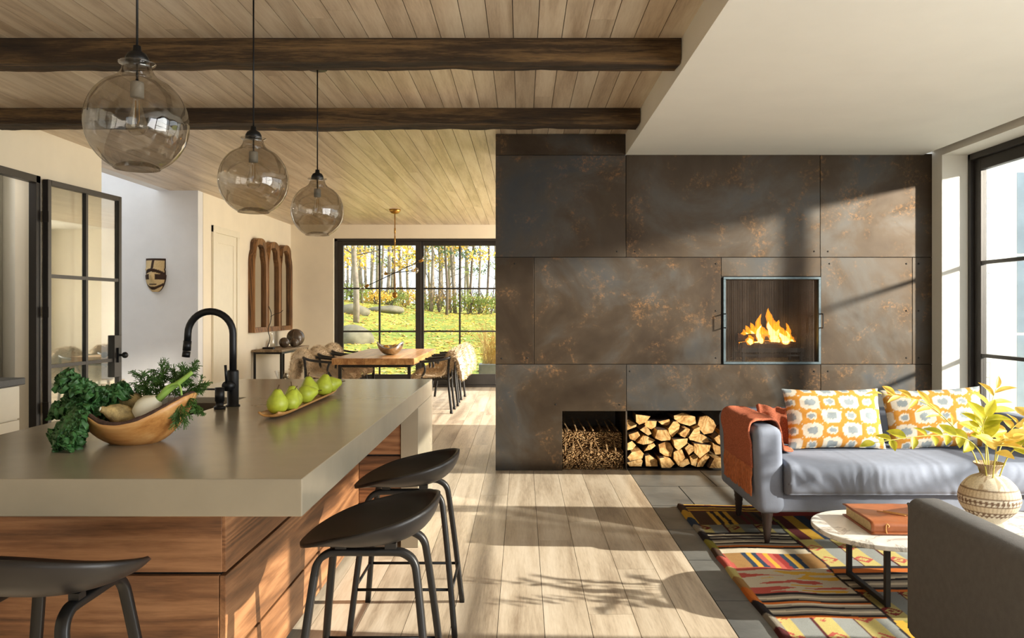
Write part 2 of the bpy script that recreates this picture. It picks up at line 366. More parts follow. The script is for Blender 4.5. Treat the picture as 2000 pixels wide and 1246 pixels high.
wall('wall_pantry', [(-7.0, LX - 0.2, 7.30, 7.45, 0, 4.6), (-6.3, -6.2, 3.5, 7.3, 0, 2.8), (-6.3, LX - 0.2, 3.4, 3.5, 0, 2.8), (-6.3, LX - 0.2, 3.4, 7.3, 2.8, 2.9)], 'white', 'pale pantry walls')
RT = 2.667
wall('wall_right', [(RX, 3.79, 6.65, 7.9, 0, 3.0), (RX, 3.79, 0.9, 6.65, RT, 3.0), (RX, 3.79, -3.2, -1.6, 0, 3.0), (RX, 3.79, -1.6, 0.9, RT, 3.0)], 'white', 'white wall around the tall side windows')
wall('wall_rear', [(-4.3, -1.0, -3.2, -3.0, 0, CEIL), (1.0, 3.6, -3.2, -3.0, 0, CEIL), (-1.0, 1.0, -3.2, -3.0, 2.3, CEIL), (-1.0, 1.0, -3.2, -3.0, 0, 0.9)], 'cream', 'wall behind the viewpoint')
wall('wall_dining_right', [(2.2, 2.4, 7.9, 9.4, 0, CEIL), (2.2, 2.4, 13.4, BW, 0, CEIL), (2.2, 2.4, 9.4, 13.4, 2.6, CEIL)], 'cream', 'dining room side wall')
struct(box('ceiling_dining', 0.89, 2.4, 7.9, BW + 0.2, CEIL, CEIL + 0.2, 'white'), 'white ceiling behind the chimney')
struct(box('ceiling_pantry_header', -4.45, LX - 0.001, 7.65, 7.66, CEIL - 0.05, CEIL, 'frame'), 'dark edge of the stair opening')

# windows: local x along the wall, local y outward, z up
def leaf(par, u0, u1, z0, z1, nc, nr, st, y0, rail_b=0.2, rail_t=0.1, pane='pane', bar=0.022, mat='frame'):
    th = 0.05; fr = MB()
    fr.box(u0, u0 + st, y0, y0 + th, z0, z1); fr.box(u1 - st, u1, y0, y0 + th, z0, z1)
    fr.box(u0 + st, u1 - st, y0, y0 + th, z1 - rail_t, z1); fr.box(u0 + st, u1 - st, y0, y0 + th, z0, z0 + rail_b)
    sash = fr.ob('sash', mat, par, bevel=0.004)
    gu0, gu1, gz0, gz1 = u0 + st, u1 - st, z0 + rail_b, z1 - rail_t
    for i in range(1, nc): c = gu0 + (gu1 - gu0) * i / nc; box('muntin', c - bar / 2, c + bar / 2, y0 + 0.005, y0 + th - 0.005, gz0, gz1, mat, sash)
    for j in range(1, nr): c = gz0 + (gz1 - gz0) * j / nr; box('muntin', gu0, gu1, y0 + 0.006, y0 + th - 0.006, c - bar / 2, c + bar / 2, mat, sash)
    for i in range(nc):
        for j in range(nr):
            a, b = gu0 + (gu1 - gu0) * i / nc, gu0 + (gu1 - gu0) * (i + 1) / nc; c, d = gz0 + (gz1 - gz0) * j / nr, gz0 + (gz1 - gz0) * (j + 1) / nr
            MB().box(a, b, y0 + th / 2 - 0.002, y0 + th / 2 + 0.002, c, d).ob('pane', pane, sash)
    return sash
wb = thing('window_1', 'dark framed sliding garden doors with divided panes behind the dining table', None, (WX0, BW, 0), 0, None, 'structure')
W = WX1 - WX0
m = MB(); m.box(0, 0.055, 0.08, 0.24, 0, WT); m.box(W - 0.055, W, 0.08, 0.24, 0, WT); m.box(0, W, 0.08, 0.24, WT - 0.045, WT); m.box(0, W, 0.06, 0.26, 0, 0.035); m.ob('window_frame', 'frame', wb, bevel=0.004)
leaf(wb, 0.055, W / 2 + 0.03, 0.035, WT - 0.045, 2, 3, 0.10, 0.10, 0.19, 0.075, bar=0.03)
leaf(wb, W / 2 - 0.03, W - 0.055, 0.035, WT - 0.045, 2, 3, 0.10, 0.16, 0.19, 0.075, bar=0.03)
wr = thing('window_2', 'tall dark framed window in the white wall beside the sofa', None, (RX, 6.65, 0), -math.pi / 2, None, 'structure')
m = MB(); m.box(0, 0.035, 0.214, 0.34, 0, RT); m.box(5.71, 5.75, 0.214, 0.34, 0, RT); m.box(0, 5.75, 0.214, 0.34, RT - 0.05, RT); m.box(0, 5.75, 0.2, 0.36, 0, 0.04); m.ob('window_frame', 'frame', wr, bevel=0.004)
for a, b in ((0.035, 1.31), (1.31, 3.52), (3.52, 5.71)): leaf(wr, a, b, 0.04, RT - 0.05, 1, 3, 0.09, 0.25, 0.2, 0.095, bar=0.028)

# garden door to the hall in the dining wall
d1 = thing('door_1', 'tall cream panelled door in the dining room wall', None, (DX, 10.48, 0), math.pi / 2, None, 'structure')
m = MB()
for a in ((0, 0.09, -0.03, 0.0, 0, 2.49), (0.88, 0.97, -0.03, 0.0, 0, 2.49), (0, 0.97, -0.035, 0.0, 2.40, 2.49)): m.box(*a)
m.ob('door_frame', 'cream_cab', d1, bevel=0.003)
m = MB(); m.box(0.09, 0.20, -0.015, -0.002, 0.02, 2.40).box(0.77, 0.88, -0.015, -0.002, 0.02, 2.40).box(0.20, 0.77, -0.015, -0.002, 2.27, 2.40).box(0.20, 0.77, -0.015, -0.002, 0.02, 0.22)
m.ob('door_leaf', 'cream_cab', d1, bevel=0.003); box('door_panel', 0.20, 0.77, -0.007, -0.001, 0.22, 2.27, 'cream_cab', d1)

# pantry glazed steel door
jm = MB(); jm.box(LX - 0.05, LX + 0.015, 6.60, 6.66, 0, 2.49).box(LX - 0.05, LX + 0.015, 5.45, 6.66, 2.43, 2.49).box(LX - 0.05, LX + 0.015, 5.45, 5.50, 0, 2.49)
struct(jm.ob('door_2', 'frame', bevel=0.003), 'black steel frame of the pantry opening')
ang = math.atan2(7.74 - 6.68, -3.915 + 4.0)
gd = thing('glazed_door', 'black steel door with six glass panes standing open against the cream wall', 'door', (-3.995, 6.68, 0.01), ang)
leaf(gd, 0.0, 1.065, 0, 2.46, 2, 3, 0.045, -0.02, 0.12, 0.045, 'doorglass', 0.03)
lk = box('lock_plate', 0.93, 1.04, -0.03, 0.04, 0.72, 1.12, 'frame', gd, 0.003)
m = MB(); m.tube([(0.985, -0.03, 0.93), (0.985, -0.085, 0.93)], 0.012); m.ball((0.985, -0.10, 0.93), 0.03); m.ob('knob', 'blackm', lk, True)
box('latch_bar', 0.965, 1.005, -0.05, -0.03, 0.86, 1.0, 'blackm', lk)
m = MB()
for z in (0.5, 1.3, 2.1): m.box(-0.015, 0.015, -0.035, 0.02, z, z + 0.09)
m.ob('hinge', 'frame', gd)
# pantry cabinet, left kitchen counter
pl0 = thing('added_pantry_lamp', 'made-up ceiling lamp added to brighten the pantry', 'lamp', (-4.9, 6.3, 2.8))  # invented fitting for the added pantry fill
MB().lathe([(0, 0), (0.12, 0), (0.12, -0.03), (0.09, -0.05), (0, -0.055)], 24).ob('shade', 'white', pl0, True)
light('pantry_fill', 'POINT', (-4.9, 6.3, 2.62), (0, 0, -1), 22, (1.0, 0.95, 0.88), shadow_soft_size=0.1)  # point lamp added because the pantry was too dark
pc = thing('tall_cabinet', 'tall grey cabinet seen through the pantry opening', 'cabinet', (-5.0, 6.95, 0))
box('body', -0.9, 0.25, 0, 0.33, 0, 2.78, 'grey_cab', pc); box('door', -0.30, 0.24, -0.022, -0.002, 0.1, 2.05, 'grey_cab', pc, 0.002); box('door', -0.30, 0.24, -0.022, -0.002, 2.06, 2.76, 'grey_cab', pc, 0.002)
kc = thing('base_cabinet', 'cream base cabinet with drawers along the kitchen wall', 'cabinet', (-4.03, 3.4, 0))
box('body', 0, 0.60, 0, 2.01, 0.08, 0.864, 'cream_cab', kc)
for y0, y1 in ((0.01, 0.66), (0.67, 1.33), (1.34, 2.0)):
    for z0, z1 in ((0.10, 0.36), (0.37, 0.63), (0.64, 0.86)): box('drawer', 0.602, 0.622, y0, y1, z0, z1, 'cream_cab', kc, 0.002)
tag(box('stone_worktop', -4.03, -3.385, 3.38, 5.43, 0.866, 0.914, 'slatetop', None, 0.006), 'dark stone slab on the cream base cabinet', 'worktop')
sb = thing('wooden_step', 'pale wooden stair step at the foot of the grey wall', 'step', (-4.75, 9.1, 0))
for i in range(3): box('tread', -0.9, 0.3 - i * 0.28, 0.25, 0.94, i * 0.17, i * 0.17 + 0.165, 'floorp', sb, 0.004)

# ------------------------------------------------------------------ steel fireplace
def sx(px): return (px - CX) * DS / F
def sz(py): return max(0.0, EH - (py - CY) * DS / F)
fp = thing('steel_fireplace', 'large patinated steel clad fireplace wall with firebox and log niches', 'fireplace', (0, DS, 0))
g = 0.0022
def panel(x0, x1, y0, y1, t0=0.0): # pixels on the front
    o = box('steel_panel', sx(x0) + g, sx(x1) - g, t0, 0.012, sz(y1) + g, sz(y0) - g, 'steel', fp, 0.0015)
    return o
for a in ((967.5, 1222.5, 261.5, 303), (967.5, 1222.5, 303, 502.5), (1222.5, 1602, 300, 502.5), (1602, 1827, 300, 502.5),
          (967.5, 1043, 502.5, 711.5), (1043, 1408.5, 502.5, 711.5), (1408.5, 1603, 502.5, 540), (1603, 1782, 502.5, 711.5), (1782, 1827, 502.5, 711.5),
          (1223.5, 1603, 711.5, 802.5), (1603, 1827, 711.5, 802.5), (1603, 1827, 802.5, 919)): panel(*a)
a, b, c, d, e = sx(967.5) + g, sx(1223.5) - g, sx(1098), sz(711.5) - g, sz(803)
MB().prism([(a, 0.001), (c, 0.001), (c, e), (b, e), (b, d), (a, d)], (0.0, 0.012)).ob('steel_panel', 'steel', fp, bevel=0.0015)
XR = sx(1827)
m = MB() # carcass behind the plates, with the openings left free
nz = sz(803); fx0, fx1, fz0, fz1 = sx(1412), sx(1602), sz(711), sz(541)
for q in ((sx(967.5) + g, c - 0.002, 0, nz), (sx(1603), XR, 0, nz), (sx(967.5) + g, XR, nz, fz0), (sx(967.5) + g, fx0, fz0, fz1), (fx1, XR, fz0, fz1), (sx(967.5) + g, XR, fz1, SOF)):
    m.box(q[0], q[1], 0.012, 0.95, q[2], q[3])
m.box(sx(967.5) + g, 0.884, 0.012, 0.95, SOF, CEIL - 0.002)
m.box(sx(967.5) + g, XR, 0.80, 0.95, 0, nz); m.box(fx0, fx1, 0.80, 0.95, fz0, fz1)
m.ob('carcass', 'fog', fp)
box('niche_divider', sx(1222), sx(1225), 0.0, 0.79, 0.003, nz, 'steel', fp)
box('niche_liner', c, sx(1603), 0.78, 0.79, 0.0, nz, 'steel', fp)
bm = MB()
bl = MB().lathe([(0.0, -0.004), (0.0065, -0.003), (0.0075, 0.0)], 8).xf(lambda x, y, z: (x, z, y)).mesh('bolt', 'iron', True)
for px, py in ((1794, 515), (1794, 607), (1794, 699), (1770, 515), (1770, 607), (1770, 699), (1620, 515), (1617, 491), (1590, 491), (1398, 515), (1398, 607), (1398, 699), (980, 700), (1230, 725), (1210, 790), (1085, 790), (1617, 725), (1590, 725), (1240, 491), (1205, 491), (1005, 515), (1030, 699)):
    inst(bl, 'bolt', fp, (sx(px), 0.0, sz(py)))
# screen and frame
m = MB(); q = 0.02
for bx in ((fx0, fx1, fz1 - q, fz1), (fx0, fx1, fz0, fz0 + q), (fx0, fx0 + q, fz0 + q, fz1 - q), (fx1 - q, fx1, fz0 + q, fz1 - q)): m.box(bx[0], bx[1], -0.018, 0.03, bx[2], bx[3])
fr = m.ob('screen_frame', plain('blue_grey_steel', (84, 96, 102), 0.5, 0.6, 0.2, 30), fp, bevel=0.002)
m = MB(); nx = 112; k = 0.00085
for i in range(1, nx):
    X = fx0 + q + (fx1 - fx0 - 2 * q) * i / nx + R.uniform(-.0012, .0012); kk = k * R.uniform(0.7, 1.5); m.box(X - kk, X + kk, 0.012, 0.014, fz0 + q, fz1 - q)
for j in range(1, 84):
    Z = fz0 + q + (fz1 - fz0 - 2 * q) * j / 84; m.box(fx0 + q, fx1 - q, 0.0145, 0.016, Z - k * .8, Z + k * .8)
so = m.ob('screen_mesh', 'mesh', fp); so['kind'] = 'stuff'
for X in (fx0 + 0.008, fx1 - 0.008):
    h = MB(); z0, z1 = sz(640), sz(613)
    h.bar([(X, -0.018, z1), (X, -0.085, z1)], 0.009, 0.009, (1, 0, 0)).bar([(X, -0.018, z0), (X, -0.085, z0)], 0.009, 0.009, (1, 0, 0)).bar([(X, -0.085, z0 - 0.004), (X, -0.085, z1 + 0.004)], 0.009, 0.009, (1, 0, 0))
    h.ob('screen_handle', 'iron', fr)
# grate, burning logs, flames
fc = ((1497 - CX) * (DS + 0.30) / F, DS + 0.30)
gr = thing('fire_grate', 'black iron fire grate inside the firebox', 'grate', (fc[0], fc[1], fz0))
gw = 0.25
for i in range(12):
    X = -gw + 2 * gw * i / 11; MB().tube([(X, -0.17, 0.115), (X, -0.16, 0.085), (X, 0.14, 0.085), (X, 0.16, 0.13)], 0.008, 6).ob('grate_bar', 'iron', gr)
m = MB(); m.box(-gw - 0.02, gw + 0.02, -0.185, -0.170, 0.095, 0.13).box(-gw - 0.02, gw + 0.02, -0.185, -0.170, 0.06, 0.075); m.ob('front_rail', 'iron', gr)
for X in (-gw, gw):
    for Y in (-0.16, 0.13): box('leg', X - 0.01, X + 0.01, Y - 0.01, Y + 0.01, 0.0, 0.085, 'iron', gr)
ash = MB().grid(40, 20, lambda u, v: (fx0 + 0.02 + u * (fx1 - fx0 - 0.04), DS + 0.06 + v * 0.7, fz0 + 0.004 + 0.022 * abs(mn.noise(Vector((u * 14, v * 9, 1))))))
tag(ash.ob('ash_bed', plain('pale_ash', (120, 116, 110), 1.0, 0, 0.4, 60), None), 'pale grey ash on the firebox floor', 'ash', None, 'stuff')
for i, (X, Y, Z, L, rr, rz) in enumerate(((0, -0.10, 0.137, 0.26, 0.043, 0.06), (0.01, 0.07, 0.137, 0.25, 0.042, -0.05), (-0.01, -0.01, 0.213, 0.27, 0.038, 0.1))):
    m = MB(); m.tube([(-L + 2 * L * k / 8, 0, 0.005 * math.sin(k * 2 + i)) for k in range(9)], [rr * (1 + 0.12 * math.sin(k * 3 + i)) for k in range(9)], 10)
    tag(m.ob('burning_log', plain('charred_log_%d' % i, (70, 44, 28), 0.95, 0, 0.5, 30, 0.6), loc=(fc[0] + X, fc[1] + Y, fz0 + Z), rotz=rz),
        ('burning log at the front of the fire grate', 'burning log at the back of the fire grate', 'burning log lying on top of the two others in the grate')[i], 'log', 'burning logs')
fi = thing('fire', 'orange and yellow flames rising from the logs in the firebox', 'fire', (fc[0], fc[1], fz0 + 0.16))
Rf = random.Random(5)
fl_list = [(-0.21, 0.16, .035), (-0.16, 0.20, .05), (-0.12, 0.23, .05), (-0.08, 0.33, .035), (-0.05, 0.22, .055), (0.0, 0.20, .05), (0.05, 0.39, .055), (0.09, 0.26, .055), (0.13, 0.20, .05), (0.17, 0.23, .03), (0.20, 0.14, .035), (-0.02, .17, .06), (0.22, 0.10, .03), (-0.18, .1, .04)]
for X, H, rr in fl_list:
    yj = Rf.uniform(-0.12, 0.05); ph = Rf.uniform(0, 6); m = MB(); K = 14; H *= 0.82
    path = [(X + 0.03 * math.sin(ph + 4 * k / K) * (k / K) - 0.02 * k / K, yj + 0.02 * math.sin(ph * 2 + 5 * k / K) * k / K, H * k / K) for k in range(K + 1)]
    rad = [rr * (math.sin(math.pi * min(1, (k / K) ** 0.6 * 0.93 + 0.07)) ** 0.8) * (1 + 0.15 * math.sin(ph + k * 1.7)) + 0.001 for k in range(K + 1)]
    m.tube(path, rad, 10); o = m.ob('flame', 'flame1', fi, True)
    m = MB(); m.tube([(p[0], p[1] - 0.004, p[2] * 0.62) for p in path], [q * 0.62 for q in rad], 10); m.ob('flame_core', 'flame2', o, True)
light('fire_glow', 'POINT', (fc[0], fc[1] - 0.02, fz0 + 0.30), (0, 0, -1), 14, (1.0, 0.5, 0.16), shadow_soft_size=0.08)

# split logs in the niche: end faces on the niche front, each its own depth
LOGS = [[(920,180),(1088,205),(1040,270),(960,300),(925,270)],[(815,255),(850,250),(945,305),(940,335),(810,382)],[(955,345),(1020,300),(1060,340),(1088,390),(1050,410)],
[(1040,265),(1170,268),(1160,330),(1110,370),(1030,320)],[(1185,275),(1310,245),(1325,300),(1280,320),(1215,305)],[(1335,260),(1380,258),(1412,300),(1395,370),(1325,440),(1285,390),(1280,340)],
[(1145,340),(1250,340),(1295,420),(1290,455),(1190,465),(1115,435)],[(835,400),(940,365),(965,410),(905,470),(850,450)],[(1005,400),(1138,465),(1090,500),(1000,515),(930,495)],
[(820,490),(870,465),(915,515),(880,560),(820,570)],[(1010,590),(1060,520),(1120,500),(1140,530),(1090,570)],[(1165,510),(1240,480),(1300,500),(1335,560),(1310,650),(1240,640),(1180,600)],
[(1385,380),(1450,330),(1505,335),(1500,390),(1450,430),(1400,410)],[(1480,420),(1540,330),(1605,300),(1608,370),(1545,460),(1495,450)],[(1315,445),(1480,430),(1470,490),(1370,570),(1330,530)],
[(1550,455),(1615,390),(1700,430),(1745,490),(1650,500),(1570,480)],[(1345,200),(1440,170),(1590,215),(1600,290),(1530,320),(1420,290),(1350,240)],[(1610,330),(1640,220),(1720,200),(1800,260),(1830,320),(1790,400),(1690,420)],
[(1755,430),(1810,390),(1870,430),(1870,515),(1800,490)],[(1545,490),(1735,510),(1720,570),(1610,655),(1545,590)],[(1445,540),(1490,500),(1545,520),(1550,570),(1490,620)],
[(1750,480),(1860,530),(1850,610),(1780,615),(1755,550)],[(810,640),(860,580),(960,560),(995,600),(980,650),(840,680)],[(820,715),(980,670),(1000,700),(985,758),(850,758)],
[(1020,640),(1070,630),(1110,660),(1160,690),(1165,758),(1100,760),(1030,758)],[(1165,650),(1220,640),(1290,660),(1335,715),(1290,758),(1190,758)],[(1325,590),(1345,570),(1420,560),(1455,650),(1420,690),(1380,745),(1325,660)],
[(1400,720),(1430,690),(1495,670),(1520,725),(1440,765),(1400,758)],[(1510,640),(1560,610),(1605,650),(1580,758),(1530,740)],[(1590,765),(1600,720),(1660,650),(1715,605),(1735,650),(1700,700),(1660,762)],[(1705,758),(1760,650),(1840,645),(1845,758)],
[(1850,640),(1930,600),(2010,650),(1990,758),(1860,758)],[(1880,500),(1960,470),(2010,540),(1950,590),(1870,580)],[(1880,380),(1960,340),(2000,420),(1950,470),(1885,440)]]
LOGO = []
for i, pl in enumerate(LOGS):
    pl = [(sx(1080 + a / 5.556), sz(780 + b / 5.556)) for a, b in pl]
    cx = sum(p[0] for p in pl) / len(pl); cz = sum(p[1] for p in pl) / len(pl)
    y0 = 0.03 + Rf.uniform(0, 0.09) + (0.08 if cz > 0.33 else 0)
    m = MB(); k = len(pl); rings = []; L = Rf.uniform(0.36, 0.44); dx = Rf.uniform(-0.015, 0.015)
    for j, (yy, sc) in enumerate(((0.0, 0.955), (0.01, 0.985), (L, 0.9))):
        for p in pl: m.v.append(((p[0] - cx) * sc + dx * yy / L, yy, (p[1] - cz) * sc))
    m.f.append(list(range(k))); m.f.append(list(range(3 * k - 1, 2 * k - 1, -1)))
    for j in range(2): m.f += [(j * k + a, (j + 1) * k + a, (j + 1) * k + (a + 1) % k, j * k + (a + 1) % k) for a in range(k)]
    m.mi = [0, 0] + [0 if a % 3 else 1 for a in range(k)] * 2
    LOGO.append((cz, cx, m.ob('firewood_log', ['logend', 'bark'], loc=(cx, DS + y0, cz))))
for row, lo, hi in (('bottom row', -1, 0.12), ('second row up', 0.12, 0.235), ('third row up', 0.235, 0.36), ('top row', 0.36, 9)):
    for k, (cz, cx, o) in enumerate(sorted([q for q in LOGO if lo <= q[0] < hi], key=lambda q: q[1])):
        tag(o, 'split firewood log, %s from the left in the %s of the niche stack' % (ORD[k], row), 'log', 'firewood logs in the steel niche')
# kindling
def stick(m, x, z, y0, y1, tw, rs=0.0055):
    a = Rf.uniform(0, 1.5); r = rs * Rf.uniform(0.6, 1.3); vs = []
    for yy, ox, oz in ((y0, 0, 0), (y1, tw, 0.0)):
        for q in range(4): an = a + q * math.pi / 2; vs.append((x + ox + r * math.cos(an), yy, z + oz + r * 0.8 * math.sin(an)))
    m.add(vs, [(0, 1, 2, 3), (7, 6, 5, 4)] + [(q, q + 4, (q + 1) % 4 + 4, (q + 1) % 4) for q in range(4)])
for lo, hi, yb, lab in ((0.006, 0.155, 0.04, 'pale'), (0.165, 0.30, 0.19, 'darker')):
    m = MB(); z = lo
    while z < hi:
        X = c + 0.012
        while X < sx(1221) - 0.012:
            stick(m, X + Rf.uniform(-.002, .002), z + Rf.uniform(-.002, .003), DS + yb + Rf.uniform(-.02, .04), DS + 0.60, Rf.uniform(-.01, .01)); X += 0.0105
        z += 0.009
    tag(m.ob('kindling', 'stick'), 'heap of %s kindling sticks in the small steel niche' % ('pale thin' if lab == 'pale' else 'darker thin upper'), 'kindling', None, 'stuff')
for i in range(14):
    X = c + 0.03 + i * 0.036; up = i % 2; zz = 0.305 if up else 0.16; yb = DS + (0.2 if up else 0.03); m = MB()
    m.bar([(0, 0, 0), (Rf.uniform(-.05, .02), 0.17 + 0.2 * up, 0.035 + Rf.uniform(0, .03))], 0.012, 0.009, (1, 0, 0))
    tag(m.ob('kindling_stick', 'stick', loc=(X, yb, zz + 0.008)), 'loose kindling stick, %s from the left on the %s heap in the steel niche' % (ORD[i // 2], 'upper' if up else 'lower'), 'stick', 'loose kindling sticks')

# ------------------------------------------------------------------ island
ib = thing('kitchen_island', 'walnut clad kitchen island base with wide horizontal panels', 'island', (0, 0, 0))
TX0, TX1, TY0, TY1, TZ0, TZ1 = -1.93, -0.60, 2.17, 5.31, 0.811, 0.914
bx1, by0, by1 = -0.946, 2.54, 4.61
box('carcass', TX0 + 0.07, bx1 - 0.02, by0 + 0.02, 5.25, 0.05, TZ0, 'black', ib)
box('carcass', bx1 - 0.02, -0.705, by1 + 0.02, 5.25, 0.05, TZ0, 'black', ib)
rows = ((0.06, 0.245), (0.256, 0.527), (0.538, TZ0 - 0.002))
for z0, z1 in rows:
    box('wood_panel', TX0 + 0.06, bx1 - (0.022 if z1 < 0.53 else 0.012), by0, by0 + 0.02, z0, z1, 'walnut', ib, 0.002)
    box('wood_panel', bx1 - 0.02, bx1, by0 + 0.002, by1 + 0.02, z0, z1, 'walnuty', ib, 0.002)
    box('wood_panel', bx1 + 0.002, -0.705, by1, by1 + 0.02, z0, z1, 'walnut', ib, 0.002)
    box('wood_panel', TX0 + 0.05, TX0 + 0.07, by0, 5.25, z0, z1, 'walnuty', ib, 0.002)
SX0, SX1, SY0, SY1 = -1.87, -1.455, 3.30, 4.20
wt = thing('island_worktop', 'thick grey-beige stone worktop with waterfall leg on the island', 'worktop', (0, 0, 0))
m = MB() # slab with the sink hole
o4 = [(TX0, TY0), (TX1, TY0), (TX1, TY1), (TX0, TY1)]; i4 = [(SX0, SY0), (SX1, SY0), (SX1, SY1), (SX0, SY1)]
vs = [(a, b, z) for z in (TZ0, TZ1) for ring in (o4, i4) for a, b in ring]; fs = []
for k in range(4):
    n = (k + 1) % 4; fs += [(8 + k, 8 + n, 12 + n, 12 + k), (n, k, 4 + k, 4 + n), (k, n, 8 + n, 8 + k), (4 + n, 4 + k, 12 + k, 12 + n)]
m.add(vs, fs); m.ob('slab', 'concrete', wt, bevel=0.003)
box('waterfall_leg', TX1 - 0.102, TX1, 4.60, TY1, 0.0, TZ0 - 0.001, 'concrete', wt, 0.003)
m = MB()
sd = 0.22
m.box(SX0 + 0.002, SX1 - 0.002, SY0 + 0.002, SY1 - 0.002, TZ0 - sd - 0.01, TZ0 - sd).box(SX0 + .0005, SX0 + 0.006, SY0, SY1, TZ0 - sd, TZ1 - 0.03).box(SX1 - 0.006, SX1 - .0005, SY0, SY1, TZ0 - sd, TZ1 - 0.03).box(SX0, SX1, SY0 + .0005, SY0 + 0.006, TZ0 - sd, TZ1 - 0.03).box(SX0, SX1, SY1 - 0.006, SY1 - .0005, TZ0 - sd, TZ1 - 0.03)
m.ob('sink_basin', plain('sink_steel', (120, 108, 94), 0.3, 0.7), wt)
# faucet
fa = thing('faucet', 'tall matte black gooseneck kitchen faucet beside the sink', 'faucet', (-1.385, 3.815, TZ1))
m = MB().lathe([(0, 0), (0.033, 0), (0.033, 0.006), (0.027, 0.008), (0.027, 0.165), (0.024, 0.172), (0.0, 0.172)], 28); m.ob('body', 'blackm', fa, True, 0)
pa = [(0, 0, 0.16), (0, 0, 0.28), (0, 0, 0.345)] + [(-0.108 + 0.108 * math.cos(a), 0, 0.345 + 0.108 * math.sin(a)) for a in [math.pi * k / 16 for k in range(1, 16)]] + [(-0.216, 0, 0.345), (-0.218, 0, 0.31)]
MB().tube(pa, 0.0165, 20).ob('gooseneck', 'blackm', fa, True)
MB().tube([(-0.218, 0, 0.312), (-0.222, 0, 0.265)], 0.019, 20).tube([(-0.222, 0, 0.262), (-0.226, 0, 0.235)], 0.0185, 20).ob('spray_head', 'blackm', fa, True)
hb = MB().tube([(0, 0, 0.10), (-0.012, -0.055, 0.10)], 0.024, 20).ob('lever_hub', 'blackm', fa, True)
MB().tube([(-0.012, -0.05, 0.115), (-0.016, -0.055, 0.20)], 0.0065, 10).ob('lever', 'blackm', hb, True)
sd_ = thing('soap_dispenser', 'short matte black dispenser with flat spout next to the faucet', 'dispenser', (-1.405, 3.70, TZ1))
MB().lathe([(0, 0), (0.026, 0), (0.026, 0.012), (0.018, 0.014), (0.018, 0.035), (0.0215, 0.037), (0.0215, 0.10), (0, 0.10)], 24).ob('body', 'blackm', sd_, True)
MB().box(-0.11, 0.0, -0.006, 0.006, 0.088, 0.096).ob('spout', 'blackm', sd_)

# ------------------------------------------------------------------ bar stools
def make_stool(label, loc, rz):
    st = thing('bar_stool', label, 'stool', loc, rz, 'black bar stools')
    nu, nv = 49, 15; m = MB() # local: back toward +x, front lip toward -x
    def sf(u, v):
        th = 2 * math.pi * u; ct, sn_ = math.cos(th), math.sin(th); r = v
        ex = 0.212 if ct > 0 else 0.235; n = 2.4
        rad = (abs(ct / ex) ** n + abs(sn_ / 0.245) ** n) ** (-1 / n)
        if ct < 0: rad *= 1 - 0.10 * (1 - abs(ct)) * abs(ct)
        rh = math.sin(r * math.pi / 2) ** 0.95 if ct > -0.2 else r * (1 - (ct + 1) / 0.8) + (ct + 1) / 0.8 * math.sin(r * math.pi / 2) ** 0.95
        x, y = rh * rad * ct, rh * rad * sn_
        bowl = 0.012 * rh * rh
        rim = (1 - math.cos(r * math.pi / 2)) ** 1.25
        h = 0.108 * ((1 + ct) / 2) ** 1.25 + 0.010
        if ct < -0.3: h -= 0.035 * ((-ct - 0.3) / 0.7) ** 1.5
        return (x, y, 0.618 + bowl + rim * h)
    m.grid(nu, nv, sf)
    o = m.ob('seat_shell', 'seatshell', st, True, 0, None, None, 0.013); o.modifiers['thickness'].offset = 1
    bv = o.modifiers.new('weld', 'WELD'); bv.merge_threshold = 0.0008
    o.modifiers.move(1, 0)
    for s in (-1, 1):
        def ap(x, t): return (x, s * (0.205 - 0.085 * t), 0.592 * t)
        pts = [ap(-0.222, 0.0), ap(-0.195, 0.45), ap(-0.168, 0.84), ap(-0.155, 0.945), ap(-0.125, 0.99), ap(-0.09, 1.0), ap(0, 1.0), ap(0.09, 1.0), ap(0.125, 0.99), ap(0.155, 0.945), ap(0.168, 0.84), ap(0.195, 0.45), ap(0.222, 0)]
        fr = MB().bar(smooth_path(pts, 4), 0.034, 0.022, (0, 1, 0)).ob('leg_arch', 'black', st, True)
        for X in (-0.08, 0.08): box('spacer', X - 0.018, X + 0.018, s * 0.12 - 0.014, s * 0.12 + 0.014, 0.6035, 0.622, 'black', fr)
    fz = 0.19; t = fz / 0.592; X = 0.207; Y = 0.205 - 0.085 * t
    for s in (-1, 1):
        MB().tube([(-X, s * Y, fz), (X, s * Y, fz)], 0.0065, 8).ob('footrest_rod', 'blackm', st, True)
        MB().tube([(s * X, -Y, fz), (s * X, Y, fz)], 0.0065, 8).ob('footrest_rod', 'blackm', st, True)
    return st
s1 = make_stool('black bar stool in the middle, nearest the island corner', (-0.505, 2.70, 0), 0)
dup(s1, None, (-0.505, 3.55, 0), 0, 'black bar stool on the far right, beside the waterfall leg')
dup(s1, None, (-1.31, 2.21, 0), -math.pi / 2, 'black bar stool cut off at the left in front of the island')

